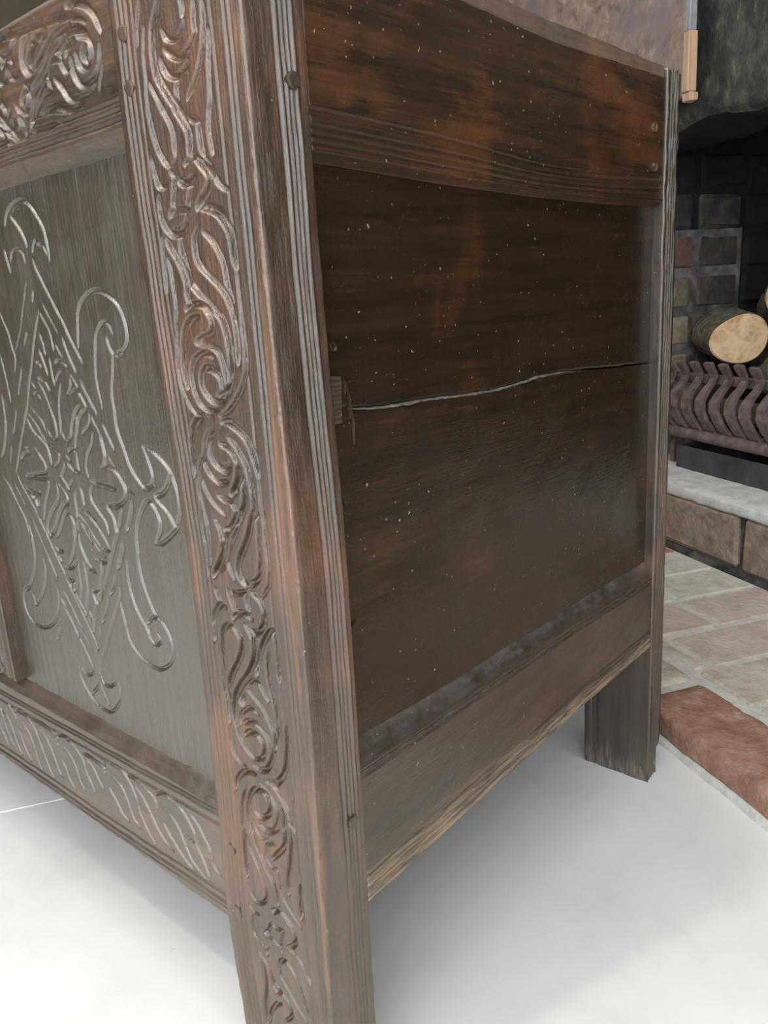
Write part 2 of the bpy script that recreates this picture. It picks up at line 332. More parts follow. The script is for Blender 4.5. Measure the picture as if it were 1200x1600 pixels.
CARVE_STILE = '''6 -59.6,661.1 -63.0,655.0 -66.7,649.6 -68.1,643.6 -68.8,637.4 -67.7,629.5 -62.2,621.0 -55.1,612.8 -49.3,606.6
2.5 -73.0,652.8 -75.7,645.3 -77.0,638.3 -77.1,630.5 -78.3,622.0 -78.3,613.1
3.5 -74.5,664.0 -77.5,658.1 -79.9,651.9 -81.0,645.3
3 -75.2,627.9 -71.9,622.1 -67.5,616.0 -63.0,610.3
4 -42.7,656.7 -41.9,653.4 -42.3,649.5
3.5 -59.7,647.5 -57.2,643.6 -52.1,641.6 -47.4,641.8 -43.0,644.4 -41.2,647.6
4 -59.5,638.7 -55.0,635.5 -50.0,633.3 -45.3,633.3 -40.3,635.3 -36.0,638.4 -34.0,640.7 -34.5,644.0 -33.7,649.7 -33.1,654.3
4.5 -63.1,635.3 -62.3,631.7 -59.0,628.1 -53.9,625.8 -47.7,625.8 -43.3,628.2 -41.4,629.8
4 -51.3,623.6 -52.8,620.1 -53.1,616.7 -52.6,613.6
4 -27.3,652.8 -26.8,648.0 -27.5,642.3 -29.6,634.9 -32.2,629.5 -35.1,624.0 -39.9,618.8 -45.4,614.4
3.5 -25.0,640.5 -24.8,635.8 -26.2,628.2 -27.3,620.3 -28.1,612.4 -29.6,604.4
6 -58.3,615.7 -53.9,609.7 -49.6,603.8 -47.5,599.1 -47.6,594.4 -48.7,589.3
4.5 -78.3,619.0 -78.2,612.3 -77.4,606.8 -75.8,600.6 -73.7,594.9 -69.8,589.7 -66.2,586.9
2 -66.2,586.9 -62.2,588.2 -60.1,590.1
4 -69.4,617.3 -65.0,611.3 -61.3,605.4 -59.9,600.7 -60.1,595.9 -60.3,591.0
3.5 -53.7,586.1 -49.0,587.8 -45.7,588.2
6 -44.9,588.5 -40.3,584.6 -36.4,580.5 -34.8,577.3 -36.6,573.6 -39.9,570.5 -45.2,567.1 -47.3,564.6
5 -38.9,603.2 -39.2,597.7 -38.8,592.1 -37.4,587.6
3 -46.8,605.9 -42.5,604.3 -38.4,603.8
3.5 -29.1,609.8 -30.5,603.8 -31.5,596.9 -30.8,590.4 -30.3,587.4
4 -36.8,586.6 -32.6,580.9 -29.8,575.7 -25.9,572.6 -21.6,570.4
4.5 -81.3,593.7 -80.8,588.6 -79.0,583.2 -77.3,579.3 -70.8,577.7
3 -65.9,584.6 -63.2,581.5
5 -61.0,580.3 -56.6,577.9 -51.0,577.9 -46.7,579.3
4.5 -63.3,581.1 -65.3,574.0 -67.4,567.8
4.5 -49.5,577.5 -52.1,572.4 -54.6,565.9
4 -71.0,564.9 -65.7,566.2 -60.0,565.8 -54.4,565.0
3.5 -77.5,574.6 -79.3,570.6 -78.8,564.8
6 -45.1,565.5 -38.7,564.8 -33.0,562.6 -28.2,559.8 -25.7,557.4
5 -78.8,570.2 -78.9,564.1 -76.5,559.0 -72.5,555.6 -67.7,554.4 -62.5,554.8 -58.6,557.7 -56.6,561.7
3.5 -71.7,563.3 -67.1,564.9 -61.1,565.4 -54.8,564.5
1.5 -69.4,558.1 -65.3,557.5 -60.9,558.9
6.5 -44.2,565.5 -37.5,564.1 -31.9,561.3 -27.5,556.8 -24.0,551.6 -22.8,545.3 -22.4,539.0 -21.7,534.5
2.5 -21.9,533.6 -21.9,526.8 -21.7,519.0 -21.5,511.2
5.5 -78.5,554.0 -74.0,548.8 -69.3,542.6 -65.6,536.1 -63.6,529.7 -64.0,523.4 -63.2,518.9
6 -64.3,552.2 -64.4,546.0 -62.4,539.2 -60.7,531.4 -56.6,526.9 -51.7,522.8 -46.1,518.2 -40.7,513.2 -38.1,510.3
4 -80.7,554.2 -81.1,546.4 -81.5,536.6 -82.2,525.7
3.5 -77.8,543.3 -76.1,537.3 -75.7,528.9 -75.2,521.4 -76.0,511.4
5 -48.5,555.8 -52.2,551.1 -53.0,545.1 -51.7,539.4 -46.3,534.3 -39.3,529.2 -34.0,524.3 -30.4,518.5 -27.9,510.9
4.5 -45.3,553.9 -39.4,549.9 -35.0,544.5 -31.5,538.4 -30.3,532.3 -29.3,525.4 -26.7,518.3
4.5 -67.2,516.1 -63.4,517.9 -56.5,519.1 -51.1,517.5 -47.7,513.9 -46.0,510.5
5 -52.2,517.2 -48.0,514.1 -45.9,510.2 -46.2,506.3 -49.2,503.0 -55.2,501.6 -61.5,499.4
5 -61.6,498.9 -55.0,498.6 -47.9,497.1 -42.9,493.6 -40.6,488.7 -39.1,483.8 -39.3,477.8
6.5 -44.2,516.9 -38.7,512.4 -35.2,506.1 -33.8,498.4 -33.4,491.6 -34.1,485.3 -37.0,477.9 -40.0,473.8 -47.8,471.1
4.5 -29.7,515.4 -27.2,507.8 -26.8,498.8 -27.9,487.8
4 -21.4,516.0 -21.4,502.0 -21.1,494.9 -22.6,485.4 -27.1,476.6 -33.8,469.0 -41.1,463.2 -48.1,460.3
3.5 -75.7,518.1 -77.6,505.5 -79.4,492.7 -80.7,482.2 -78.2,472.8 -73.6,465.0 -68.3,460.9 -63.4,459.3
6 -56.4,512.5 -64.3,510.7 -69.5,506.4 -72.8,498.8 -74.6,490.1 -74.5,482.3 -73.4,474.5
4.5 -47.3,491.6 -54.3,493.6 -61.3,492.1 -66.3,488.1 -68.6,481.4 -68.2,474.6 -65.2,467.9 -60.0,463.9 -54.3,462.9 -48.3,463.9
5 -43.8,475.2 -43.8,479.7 -46.4,483.2 -51.7,485.6 -56.7,485.6 -60.0,481.5 -60.2,475.8 -56.9,471.3 -51.6,468.4 -45.8,468.3 -40.6,470.8
1.5 -71.7,465.6 -64.6,462.2 -58.1,460.4 -53.1,460.1
6 -63.9,458.2 -70.5,455.7 -74.0,451.2 -76.2,445.1 -76.6,438.5 -77.4,432.3 -78.5,424.4
4 -54.7,452.9 -60.2,450.4 -63.8,445.4 -66.1,437.7 -70.6,432.9 -73.2,426.1 -74.7,416.4 -73.4,409.2 -71.9,398.0
6 -47.2,457.4 -41.5,457.7 -35.6,455.0 -29.9,451.3 -26.0,446.5 -23.2,440.1 -21.7,435.1 -21.0,429.6
3 -21.0,429.6 -21.3,419.7 -21.8,403.9
5.5 -43.0,449.4 -38.0,445.6 -34.0,440.8 -30.1,435.4 -28.7,429.8 -28.0,424.2 -27.2,419.0 -27.7,411.1 -32.2,402.4
5 -56.5,448.0 -60.5,444.6 -60.7,439.2 -58.1,434.6 -53.5,431.7 -47.9,430.6 -43.3,433.2
2 -55.3,435.9 -50.7,433.6 -45.5,434.6 -42.8,436.4
5 -50.6,445.5 -44.8,443.6 -40.5,440.2 -38.3,436.2
7 -37.6,433.7 -38.4,428.4 -42.0,421.6 -46.0,417.4
4.5 -66.8,434.4 -64.3,429.1 -59.8,425.2 -55.0,423.5 -47.2,424.8
4 -71.5,425.7 -68.9,418.7 -64.0,412.0 -57.8,407.8 -52.4,404.6
5 -58.1,416.0 -52.5,414.0 -46.8,413.0 -43.3,409.1 -42.9,406.4
6 -34.4,428.8 -34.5,420.9 -36.2,412.7 -40.7,405.1 -44.7,400.7
3 -63.3,401.5 -60.3,399.1
4 -27.3,413.8 -25.7,408.7 -26.2,403.3
3.5 -76.5,403.9 -76.9,392.3 -75.9,383.8 -76.3,371.9 -76.6,362.9
4 -71.9,404.5 -70.8,396.1 -70.6,387.5 -71.5,380.4 -72.6,372.0
4.5 -62.1,400.1 -59.6,394.9 -59.0,388.1
6.5 -59.0,388.1 -60.2,381.7 -65.2,373.3 -71.1,365.8
5 -42.9,408.2 -46.4,402.3 -51.5,397.1 -55.8,396.5
4 -39.0,407.1 -43.6,399.4 -49.1,391.4 -53.7,384.4 -55.8,377.3 -53.4,370.8 -51.5,367.1
7 -52.6,395.3 -55.6,388.1 -58.9,379.0 -63.8,371.2
6 -29.7,409.9 -33.7,399.7 -38.4,390.8 -44.9,381.4 -47.3,374.2 -46.1,368.7 -41.7,365.0
5 -24.9,410.5 -25.8,399.8 -26.7,388.8 -28.0,379.9 -29.9,372.9 -34.6,368.6 -39.7,367.4 -44.3,369.6
4 -19.8,411.2 -20.6,392.5 -20.3,379.0 -22.4,369.9 -26.4,364.1 -29.3,360.7
5 -59.1,360.4 -57.0,354.9 -55.2,350.6 -54.5,346.6
4 -58.0,359.1 -52.9,359.0 -47.5,360.4 -42.6,361.9
4.5 -42.5,360.2 -42.2,354.5 -40.8,349.6
5 -57.4,342.4 -52.4,346.5 -46.2,347.9 -38.9,346.0
5.5 -38.0,362.3 -32.7,360.0 -29.2,356.2 -28.0,350.7 -30.2,343.9
5 -70.6,358.7 -68.7,354.3 -66.5,351.2
5 -62.1,348.2 -67.9,348.5 -73.2,344.3 -76.8,337.4 -77.7,332.3
5 -75.3,341.0 -76.5,334.6 -78.2,323.0
5.5 -58.0,337.1 -63.4,337.0 -68.3,332.2 -70.9,322.3 -72.5,310.7 -73.3,300.9 -73.7,291.2 -72.8,283.1 -72.2,270.2
6 -59.0,336.8 -54.2,333.8 -51.9,329.5 -53.6,321.8 -58.5,313.2 -64.3,305.3 -68.6,296.6 -70.9,285.6
6.5 -47.0,340.8 -43.3,337.5 -40.7,332.9 -41.0,325.7 -44.0,317.1 -49.7,308.2 -57.2,299.9 -64.2,290.2 -66.8,280.4 -65.9,269.0
5 -29.9,349.9 -30.6,344.6 -34.7,339.6 -39.9,337.8 -42.3,339.0
5.5 -22.8,343.6 -28.3,338.8 -33.5,331.1 -38.3,321.0 -40.8,310.7
5 -22.4,343.1 -20.8,334.9 -20.7,324.5 -20.9,311.6
5 -27.8,330.8 -29.9,322.0 -30.4,313.0 -29.2,304.4 -27.8,296.9 -27.0,288.1 -27.6,281.1
4.5 -50.2,305.0 -44.8,306.5 -39.8,306.1 -36.9,302.7 -34.2,298.6 -32.8,296.6
6 -55.1,296.7 -58.9,289.3 -55.6,287.7
4 -51.2,298.8 -44.9,294.8 -39.5,290.9 -36.0,286.4 -32.8,279.4
4 -61.7,272.4 -60.6,279.2 -55.2,284.7 -49.6,287.1 -45.4,285.9 -43.5,284.6
4 -58.7,274.7 -53.7,277.5 -48.4,278.0 -41.8,275.8
2.5 -21.1,310.3 -20.8,294.9 -20.8,282.8
4 -74.0,265.2 -73.7,256.0 -72.0,249.2 -68.0,245.3 -60.9,243.9
5 -65.6,276.5 -65.0,268.9 -63.3,262.9 -59.6,257.6 -53.9,253.8 -46.9,253.7
5 -59.1,266.3 -54.0,270.0 -47.7,270.8 -43.0,268.0 -41.6,262.7 -43.8,256.8 -47.7,254.1
5 -58.7,274.5 -52.8,277.7 -46.6,278.2 -41.1,275.0 -36.6,270.8 -34.9,264.4 -35.9,257.7 -40.4,250.3 -45.2,247.2 -50.6,246.5 -54.0,247.8
5 -35.1,286.3 -31.9,279.9 -30.3,273.6 -31.9,264.9
4 -25.6,289.3 -26.7,281.6 -29.5,273.2
5.5 -19.4,287.7 -20.1,275.9 -22.3,262.7 -25.7,252.6 -32.8,243.5 -38.3,241.4 -43.5,241.3
5 -75.2,222.1 -72.5,230.1 -66.6,237.1 -59.5,241.1 -52.2,241.9
5 -43.7,239.9 -36.0,239.0 -30.0,233.6 -25.7,228.2 -22.6,219.7 -21.6,214.9
4 -50.3,237.0 -43.7,234.0 -38.3,228.9 -35.6,224.0 -35.5,218.1 -40.3,208.6 -47.0,205.0 -54.1,206.0
5 -58.5,218.6 -56.6,213.2 -51.4,212.0 -44.4,217.0 -42.5,223.8 -45.1,230.1 -50.2,231.4 -55.9,229.8 -61.6,222.1 -64.9,213.2 -65.5,203.9 -64.9,195.7
5 -64.7,226.3 -69.1,216.3 -71.8,205.4 -73.5,191.9
3 -61.1,214.1 -60.5,206.0 -58.9,198.4
5 -31.0,225.9 -30.3,219.0 -31.4,210.5
2.5 -21.1,256.2 -20.2,244.6 -19.8,235.1
5.5 -70.9,202.5 -72.9,183.8 -73.7,170.5 -73.7,158.0
5 -64.3,205.3 -62.1,195.8 -59.7,187.0 -55.3,179.9 -51.0,172.0 -46.5,165.0 -44.8,158.0 -44.4,151.0
4 -69.1,192.7 -66.9,183.0 -63.3,176.1 -59.7,169.2 -56.9,162.6 -55.2,155.6 -58.4,146.6 -64.6,142.6 -70.1,144.2 -73.7,152.1
4.5 -54.6,205.3 -49.9,204.0 -44.5,204.3 -37.5,210.1 -35.3,216.4
3 -60.0,203.0 -56.3,197.7 -49.2,196.7 -41.9,198.0
3.5 -42.0,197.2 -48.6,194.2 -51.3,188.1 -51.4,181.7 -47.3,178.8 -41.1,178.2 -40.7,171.4 -39.8,162.0 -36.3,155.3 -30.8,150.3 -23.7,145.0
5 -30.2,219.9 -30.2,209.9 -33.0,199.3 -39.2,191.6 -45.6,184.5
5.5 -25.9,213.8 -26.3,201.7 -29.3,188.1 -32.4,174.9 -32.8,164.8
3 -26.9,219.4 -23.9,216.7 -20.8,214.8
2.5 -20.4,214.3 -20.5,197.7 -21.4,180.3
5 -21.3,177.6 -22.8,165.8 -23.8,151.3
5 -51.5,142.9 -45.5,146.4
4.5 -42.8,146.8 -37.6,145.2 -33.7,141.6 -31.7,137.0
4.5 -53.9,132.8 -49.4,131.5 -42.0,132.7
4 -55.0,131.4 -57.9,124.6 -62.3,119.9
3 -75.2,136.3 -71.9,132.8 -65.2,132.6
4 -73.2,127.6 -73.8,120.4 -71.9,113.7
4.5 -42.9,145.8 -37.0,143.2 -32.4,137.7 -31.1,131.3 -34.0,126.0 -39.9,121.9
4 -61.4,119.8 -54.8,120.1 -50.4,118.1 -46.9,117.1
3.5 -42.0,132.4 -44.7,126.5 -46.8,117.9 -46.7,112.0
3.5 -72.1,128.7 -74.6,119.0 -73.2,112.0 -66.8,109.5 -62.0,109.1 -58.9,110.9
4 -62.0,109.1 -62.0,103.0
4.5 -72.2,99.4 -65.7,97.0 -61.6,92.4 -59.7,85.8 -59.5,77.3
5 -68.2,93.1 -66.3,83.3 -67.7,70.6 -70.7,56.6 -71.2,39.9
4.5 -51.5,97.0 -49.6,104.2 -44.3,108.8 -39.2,106.6 -35.3,102.2 -31.7,95.4 -29.1,87.2 -26.6,78.9 -24.9,70.9
4 -50.5,100.6 -49.4,92.1 -43.8,85.6 -38.2,79.1 -31.9,72.4 -28.8,68.3
4 -56.9,85.2 -52.0,79.6 -46.0,75.6 -43.1,69.7 -43.9,63.7 -50.5,56.2
4.5 -38.2,120.6 -32.1,119.7 -27.3,115.9 -23.8,109.2 -21.0,103.5
4.5 -52.5,69.1 -58.9,64.2 -65.3,53.7 -68.7,43.2
5 -58.1,76.6 -53.3,77.3'''
CARVE_PANEL = '''4 -280.7,580.5 -277.1,586.4 -270.0,590.8 -260.7,593.3 -250.2,593.5 -242.4,590.1 -236.6,584.5 -230.4,577.4 -227.0,571.6 -226.0,565.1 -225.4,559.1 -225.3,553.0
4 -270.8,585.7 -264.5,580.4 -258.6,574.2 -255.1,568.2 -253.8,564.0
2 -267.7,587.4 -260.9,589.7 -253.1,588.8
3 -281.0,556.6 -277.6,562.2 -268.4,564.1 -262.3,561.5 -260.2,557.7 -259.4,553.5
3 -247.8,559.9 -244.9,564.7 -240.4,567.9
3 -239.3,564.8 -233.0,563.7 -229.1,559.4 -227.8,556.7
3.5 -288.1,565.2 -286.6,558.1 -283.9,549.3
3.5 -248.7,555.8 -246.9,550.0 -241.7,542.4 -236.5,534.8 -230.5,526.8 -222.4,515.0
2 -262.1,543.1 -267.9,533.8 -279.0,517.3
2.5 -255.4,535.8 -258.9,528.0
2.5 -244.9,526.8 -240.6,519.8 -236.5,515.4
3 -251.4,521.3 -247.6,515.8
3 -316.3,529.3 -311.7,521.1 -309.2,517.6
3.5 -229.3,523.6 -221.6,514.5 -215.5,503.4 -209.1,494.0 -203.7,486.1
2.5 -243.0,524.1 -236.5,515.4 -229.3,505.8
3 -251.4,521.3 -245.9,514.1 -241.4,507.6 -240.2,501.1 -239.1,494.6
3 -312.0,520.5 -304.7,509.4 -302.3,499.0 -299.5,489.7 -304.3,479.1
3 -251.2,523.4 -259.6,511.2 -267.5,499.2 -274.6,486.3 -283.6,471.9 -292.9,455.1 -301.2,444.6 -309.9,431.8
2 -273.5,525.3 -282.3,511.8 -289.2,503.4 -297.7,494.4
2.5 -273.8,508.2 -282.2,498.8
2.5 -292.0,482.8 -296.4,474.6 -302.8,466.1 -303.7,461.9
2.5 -312.4,451.3 -317.8,442.5 -325.1,432.1
3 -323.6,492.1 -321.5,477.1 -320.0,460.8 -320.6,455.9
3.5 -333.2,461.6 -334.8,444.2 -339.8,430.0
3 -256.5,506.8 -253.5,499.1 -252.7,491.4
3.5 -260.6,495.3 -256.7,486.4 -253.8,478.1
3 -267.8,486.9 -263.8,486.4 -261.5,482.8
3 -247.5,489.8 -247.6,479.3 -246.1,470.4
3.5 -240.5,487.0 -234.6,488.1 -228.5,486.5 -225.0,483.9
3 -235.4,498.9 -232.6,494.1 -228.4,490.3
3.5 -225.1,503.6 -221.7,494.0 -217.9,486.1 -213.9,480.0
3 -222.4,478.5 -218.4,474.3 -214.9,470.1
3.5 -268.8,475.6 -260.1,473.5 -254.2,466.8
3 -268.6,472.8 -263.0,464.9 -258.5,454.2 -254.9,444.0 -255.5,435.3
3 -237.0,472.3 -241.8,464.4 -245.6,453.0 -249.0,435.7
2.5 -245.1,473.2 -238.9,478.3 -233.6,481.1
2.5 -223.1,476.4 -225.0,470.4 -231.2,464.7
4 -228.0,465.9 -221.5,467.7 -215.4,466.8 -211.5,462.1 -207.9,456.8
3 -210.2,473.4 -205.3,465.5 -197.2,454.6
3.5 -234.6,436.6 -230.7,445.3 -223.6,454.0 -215.9,458.1
4 -227.3,437.0 -223.0,445.7 -216.7,452.1 -209.3,455.7
3 -205.9,453.1 -207.0,447.6 -212.0,443.0 -219.9,438.1
3 -279.8,472.0 -274.9,468.6
3 -280.1,464.4 -273.9,464.6 -269.5,460.1
2.5 -287.6,454.2 -280.7,449.1 -274.9,444.7 -268.8,434.4
3 -294.4,449.1 -286.2,444.1 -278.5,434.4
3 -297.3,444.8 -292.3,437.8 -287.6,433.2
3 -294.6,452.1 -304.4,439.5 -315.0,425.3 -325.3,410.6 -331.7,401.0
2.5 -312.4,451.3 -319.9,438.7 -326.3,430.8
2 -332.4,422.2 -337.0,412.2 -340.4,405.4
3.5 -334.3,450.4 -335.9,437.8 -344.6,421.3 -353.8,410.8
3 -257.5,453.6 -254.5,445.2 -254.5,436.5 -257.7,432.2 -264.1,434.1 -269.4,439.7 -274.7,445.3 -284.4,452.5
3 -245.8,454.1 -246.1,442.7 -246.1,435.9 -240.4,432.5 -234.8,436.0 -230.9,444.7 -222.7,453.4
4 -297.1,445.4 -292.3,437.8 -283.0,432.3 -274.0,426.4 -271.4,420.0 -270.6,411.6
3 -292.5,447.4 -283.5,441.3 -278.3,435.0 -271.3,427.1 -262.7,424.2 -256.7,421.1 -259.9,414.9 -267.3,410.7
4 -292.5,423.2 -286.7,418.1 -281.3,412.5 -280.7,407.1 -286.7,404.0 -300.2,401.8 -313.7,400.5
3.5 -315.8,398.4 -299.7,399.7 -281.8,400.2 -280.6,394.7 -286.5,386.6 -292.5,378.3 -298.0,366.1
4 -319.9,412.3 -313.0,416.7 -302.0,418.2
2.5 -308.1,422.7 -304.2,419.2
3.5 -331.7,401.0 -327.5,392.4 -319.8,384.1 -310.4,373.6 -302.6,362.2 -295.6,352.9
4 -322.6,390.9 -310.5,387.7 -299.2,386.4 -295.6,389.4
2 -299.5,385.8 -301.9,375.3
6 -311.9,383.7 -306.1,381.8 -305.3,376.8
3.5 -357.5,394.6 -348.9,387.5 -342.6,378.2 -336.1,369.7 -330.8,361.7 -327.4,348.7
2.5 -338.1,390.0 -331.6,381.5 -325.3,373.0
4 -250.5,415.2 -253.5,409.6 -259.9,404.2
4 -258.9,403.7 -253.3,399.5 -250.0,395.0
3 -242.8,403.5 -248.9,398.7
4 -246.0,415.0 -240.3,411.4 -233.0,409.7
4 -231.0,423.2 -232.1,416.2 -232.2,410.4
3 -242.9,424.5 -235.6,426.2 -231.0,423.2
3 -246.4,420.8 -241.7,417.7
4.5 -268.2,397.3 -268.0,390.6 -273.1,382.6 -282.9,375.1 -291.2,365.8 -294.8,358.8 -292.4,354.6 -282.4,361.9 -272.1,374.6 -263.4,382.5 -255.7,384.7 -254.9,389.0 -259.5,394.6 -264.4,397.7
4 -281.0,355.1 -271.5,365.3 -263.5,375.1 -258.3,376.4 -252.4,372.9 -251.0,366.4 -252.2,358.8
4 -239.6,395.6 -243.5,390.4 -244.0,381.3 -244.8,375.2
4 -234.2,398.5 -232.6,392.8 -232.5,385.7
3 -204.5,440.1 -208.9,432.1 -216.6,424.3 -220.6,416.0 -220.2,408.7 -216.9,405.0
3 -241.6,381.6 -230.3,381.8 -219.0,375.6
3 -244.2,373.4 -236.0,370.3 -230.5,362.6
3 -245.7,372.0 -250.9,359.0
3 -222.7,453.4 -224.6,443.9 -229.8,432.4 -232.2,426.5
3.5 -311.3,370.8 -300.2,358.0 -292.8,346.1 -285.4,334.3 -276.7,322.8 -266.8,311.6 -257.3,299.8 -249.5,290.5
4.5 -332.5,368.1 -326.0,356.3 -324.2,342.5 -326.0,330.0 -332.2,316.5 -345.9,302.0 -356.6,296.3 -361.1,288.2 -361.2,280.2 -356.8,272.3 -346.9,268.0 -331.3,268.7 -315.5,275.3 -303.8,286.3 -296.0,300.3 -296.5,312.4
4 -253.2,374.0 -251.0,366.4 -254.6,354.7 -260.0,345.0 -269.1,335.2
3.5 -245.1,370.2 -246.9,360.8 -246.4,351.0 -240.8,343.2 -235.9,336.6 -230.8,335.1
4 -287.7,346.3 -282.2,343.9 -274.6,344.5
5 -287.9,341.7 -284.0,338.4 -281.4,335.0
4 -276.4,331.3 -266.2,332.8 -255.8,339.4
4 -254.2,340.9 -255.8,328.0 -256.6,317.5 -261.3,306.2
5 -246.0,341.1 -245.9,329.8 -246.7,319.5 -249.5,309.9 -257.3,295.9
3.5 -277.6,323.9 -270.9,321.9 -265.1,321.1 -268.1,315.3 -266.6,312.3
5 -274.6,317.9 -270.5,315.4 -269.0,312.5
3.5 -258.9,325.4 -264.7,314.6
4 -311.0,332.5 -310.6,322.5 -315.1,311.5 -322.7,301.0 -332.8,291.9 -339.9,287.6 -340.4,293.9 -345.8,298.5
2.5 -317.9,367.4 -314.4,358.6 -307.3,345.2 -301.5,335.5 -295.8,325.9 -293.7,316.9
3 -302.4,336.7 -297.8,327.5 -292.7,319.8
3.5 -293.0,303.6 -286.7,295.5 -280.8,286.6 -274.0,272.6
3 -286.8,310.9 -277.8,300.1 -269.5,287.2 -261.8,276.9
2.5 -241.2,372.0 -235.4,364.9 -228.7,357.5
4 -311.7,262.7 -301.0,275.1
4 -206.1,496.7 -203.9,506.3 -200.1,518.4 -193.9,525.5 -183.3,530.3 -172.7,531.3 -162.3,528.6 -152.9,523.1 -147.8,515.4 -146.2,507.7 -147.0,500.1 -153.3,494.4 -159.5,493.7
3 -164.7,493.1 -159.0,491.1 -152.6,492.4
3.5 -187.6,456.6 -189.5,468.4 -189.5,480.2 -186.5,492.5 -182.8,503.2 -176.4,509.7 -169.3,512.5 -163.9,509.4 -161.6,504.2
4 -169.4,503.0 -168.4,497.7 -164.8,492.4
3.5 -164.8,492.4 -169.1,479.1 -173.1,466.8 -172.6,449.6
3 -209.8,475.7 -202.8,464.5 -195.4,452.7
4.5 -173.8,457.1 -172.9,443.4 -168.1,431.1 -164.0,420.6 -157.1,412.4 -150.4,408.0 -143.8,408.7 -138.9,413.6 -139.0,419.8 -142.3,428.1 -145.2,434.1
5 -146.1,434.9 -135.9,432.9 -125.7,427.7 -118.9,421.6 -115.4,414.7 -113.1,406.5 -113.6,397.3 -118.5,386.1 -127.2,379.1 -138.2,372.3 -145.5,371.2
5 -145.3,371.9 -138.6,380.0 -136.9,387.3 -140.6,394.5 -146.1,398.9 -151.9,397.6 -159.4,389.5 -164.9,380.8 -168.1,370.4 -170.1,353.1
5 -119.4,419.2 -124.2,411.4 -131.7,405.6 -139.6,403.5
5 -138.9,402.0 -131.5,397.5 -124.5,391.5 -120.7,385.1
3 -205.0,452.6 -198.9,443.8 -195.3,439.5
5.5 -195.5,438.8 -194.2,430.4 -193.6,423.9 -197.2,417.7
5 -200.5,416.7 -190.5,417.6 -181.8,414.5 -176.3,408.5 -173.6,403.5 -175.7,397.3 -185.6,391.5 -201.3,389.6
5 -201.1,388.2 -195.2,382.8 -193.1,376.9 -193.4,371.4
5 -181.4,389.3 -188.0,377.6 -194.3,367.7 -202.5,355.9 -208.9,346.3
5 -167.9,396.3 -171.3,387.3 -179.2,374.8
5 -186.6,364.8 -191.2,356.4 -196.4,348.5
3.5 -190.8,446.9 -185.8,438.8 -180.1,429.5
2.5 -190.4,426.8 -184.2,418.8 -176.0,409.8 -170.4,404.5 -163.0,402.1
4.5 -217.8,404.9 -203.0,403.7 -186.1,402.8
4.5 -216.9,401.5 -221.2,395.5 -219.8,389.4 -211.6,382.0 -205.6,376.6 -204.1,368.4
4 -239.5,381.3 -229.4,379.0 -219.5,372.5 -211.3,365.2 -204.9,356.3
3.5 -241.6,378.8 -232.1,370.0 -223.9,361.8 -215.2,356.0 -205.1,355.5
3.5 -240.8,372.4 -232.3,364.9 -224.3,356.0 -213.0,349.9
4 -245.8,369.5 -247.2,356.1 -240.6,341.5
4 -251.6,368.7 -254.5,354.9 -263.5,339.9
5 -196.8,365.5 -210.6,342.6 -226.3,320.0 -241.3,302.2 -249.2,283.3
4.5 -168.6,371.4 -170.0,351.5 -166.9,335.4 -158.4,318.6 -150.0,313.8 -143.8,305.1 -142.9,294.4 -149.8,283.9 -162.4,277.0 -175.1,277.1 -187.3,281.1 -197.0,290.4 -199.5,304.2 -201.9,317.9 -199.6,329.8
5 -186.9,363.6 -191.0,353.7 -198.7,344.3
5 -202.4,338.8 -208.2,329.0 -214.9,321.4
5 -218.7,316.2 -223.9,306.0 -233.3,295.6
5 -236.1,291.1 -240.8,280.6 -247.4,269.4
4.5 -184.0,352.4 -186.2,341.0 -184.8,326.7 -179.2,314.0 -171.5,304.5 -167.7,296.7 -160.9,295.8 -156.4,300.3 -158.8,304.9
4.5 -201.3,323.3 -213.2,304.7 -226.2,286.0 -237.1,270.1 -245.2,259.3 -249.7,249.2 -246.6,242.2 -236.6,242.2 -228.6,247.4 -223.7,253.6
4.5 -222.8,251.0 -222.1,241.6 -228.4,230.0 -241.3,219.0 -255.3,217.6 -268.1,221.9 -276.5,229.6 -281.4,237.4 -281.3,246.6
4 -280.3,246.9 -272.5,242.9 -265.1,244.0 -258.4,248.8
3.5 -290.2,296.4 -278.3,282.3 -268.5,267.9 -261.3,257.0 -257.8,251.0
3 -280.8,325.3 -268.7,307.7 -257.8,291.8 -248.6,276.8 -249.2,266.0
2.5 -270.7,284.1 -262.5,276.3 -254.4,268.5
5 -252.2,246.6 -256.9,236.3 -268.7,225.7
3 -252.2,246.6 -250.0,236.3 -245.3,228.7 -241.6,223.9
4.5 -170.4,309.1 -163.4,314.9 -157.6,316.3
3 -167.9,307.9 -170.6,299.5 -167.9,295.8
4 -228.4,346.5 -220.8,345.2 -212.6,346.6
6 -221.3,343.3 -222.3,334.3 -235.5,310.8
4 -241.1,319.8 -234.5,319.7 -225.8,321.9
5 -240.2,317.2 -236.6,306.9
4 -248.3,356.7 -242.4,343.2 -231.4,336.2
3 -242.7,336.9 -231.7,335.2
3 -250.2,305.8 -256.9,294.9
3 -252.6,303.4 -246.6,295.3
4 -260.9,321.5 -267.4,311.7'''
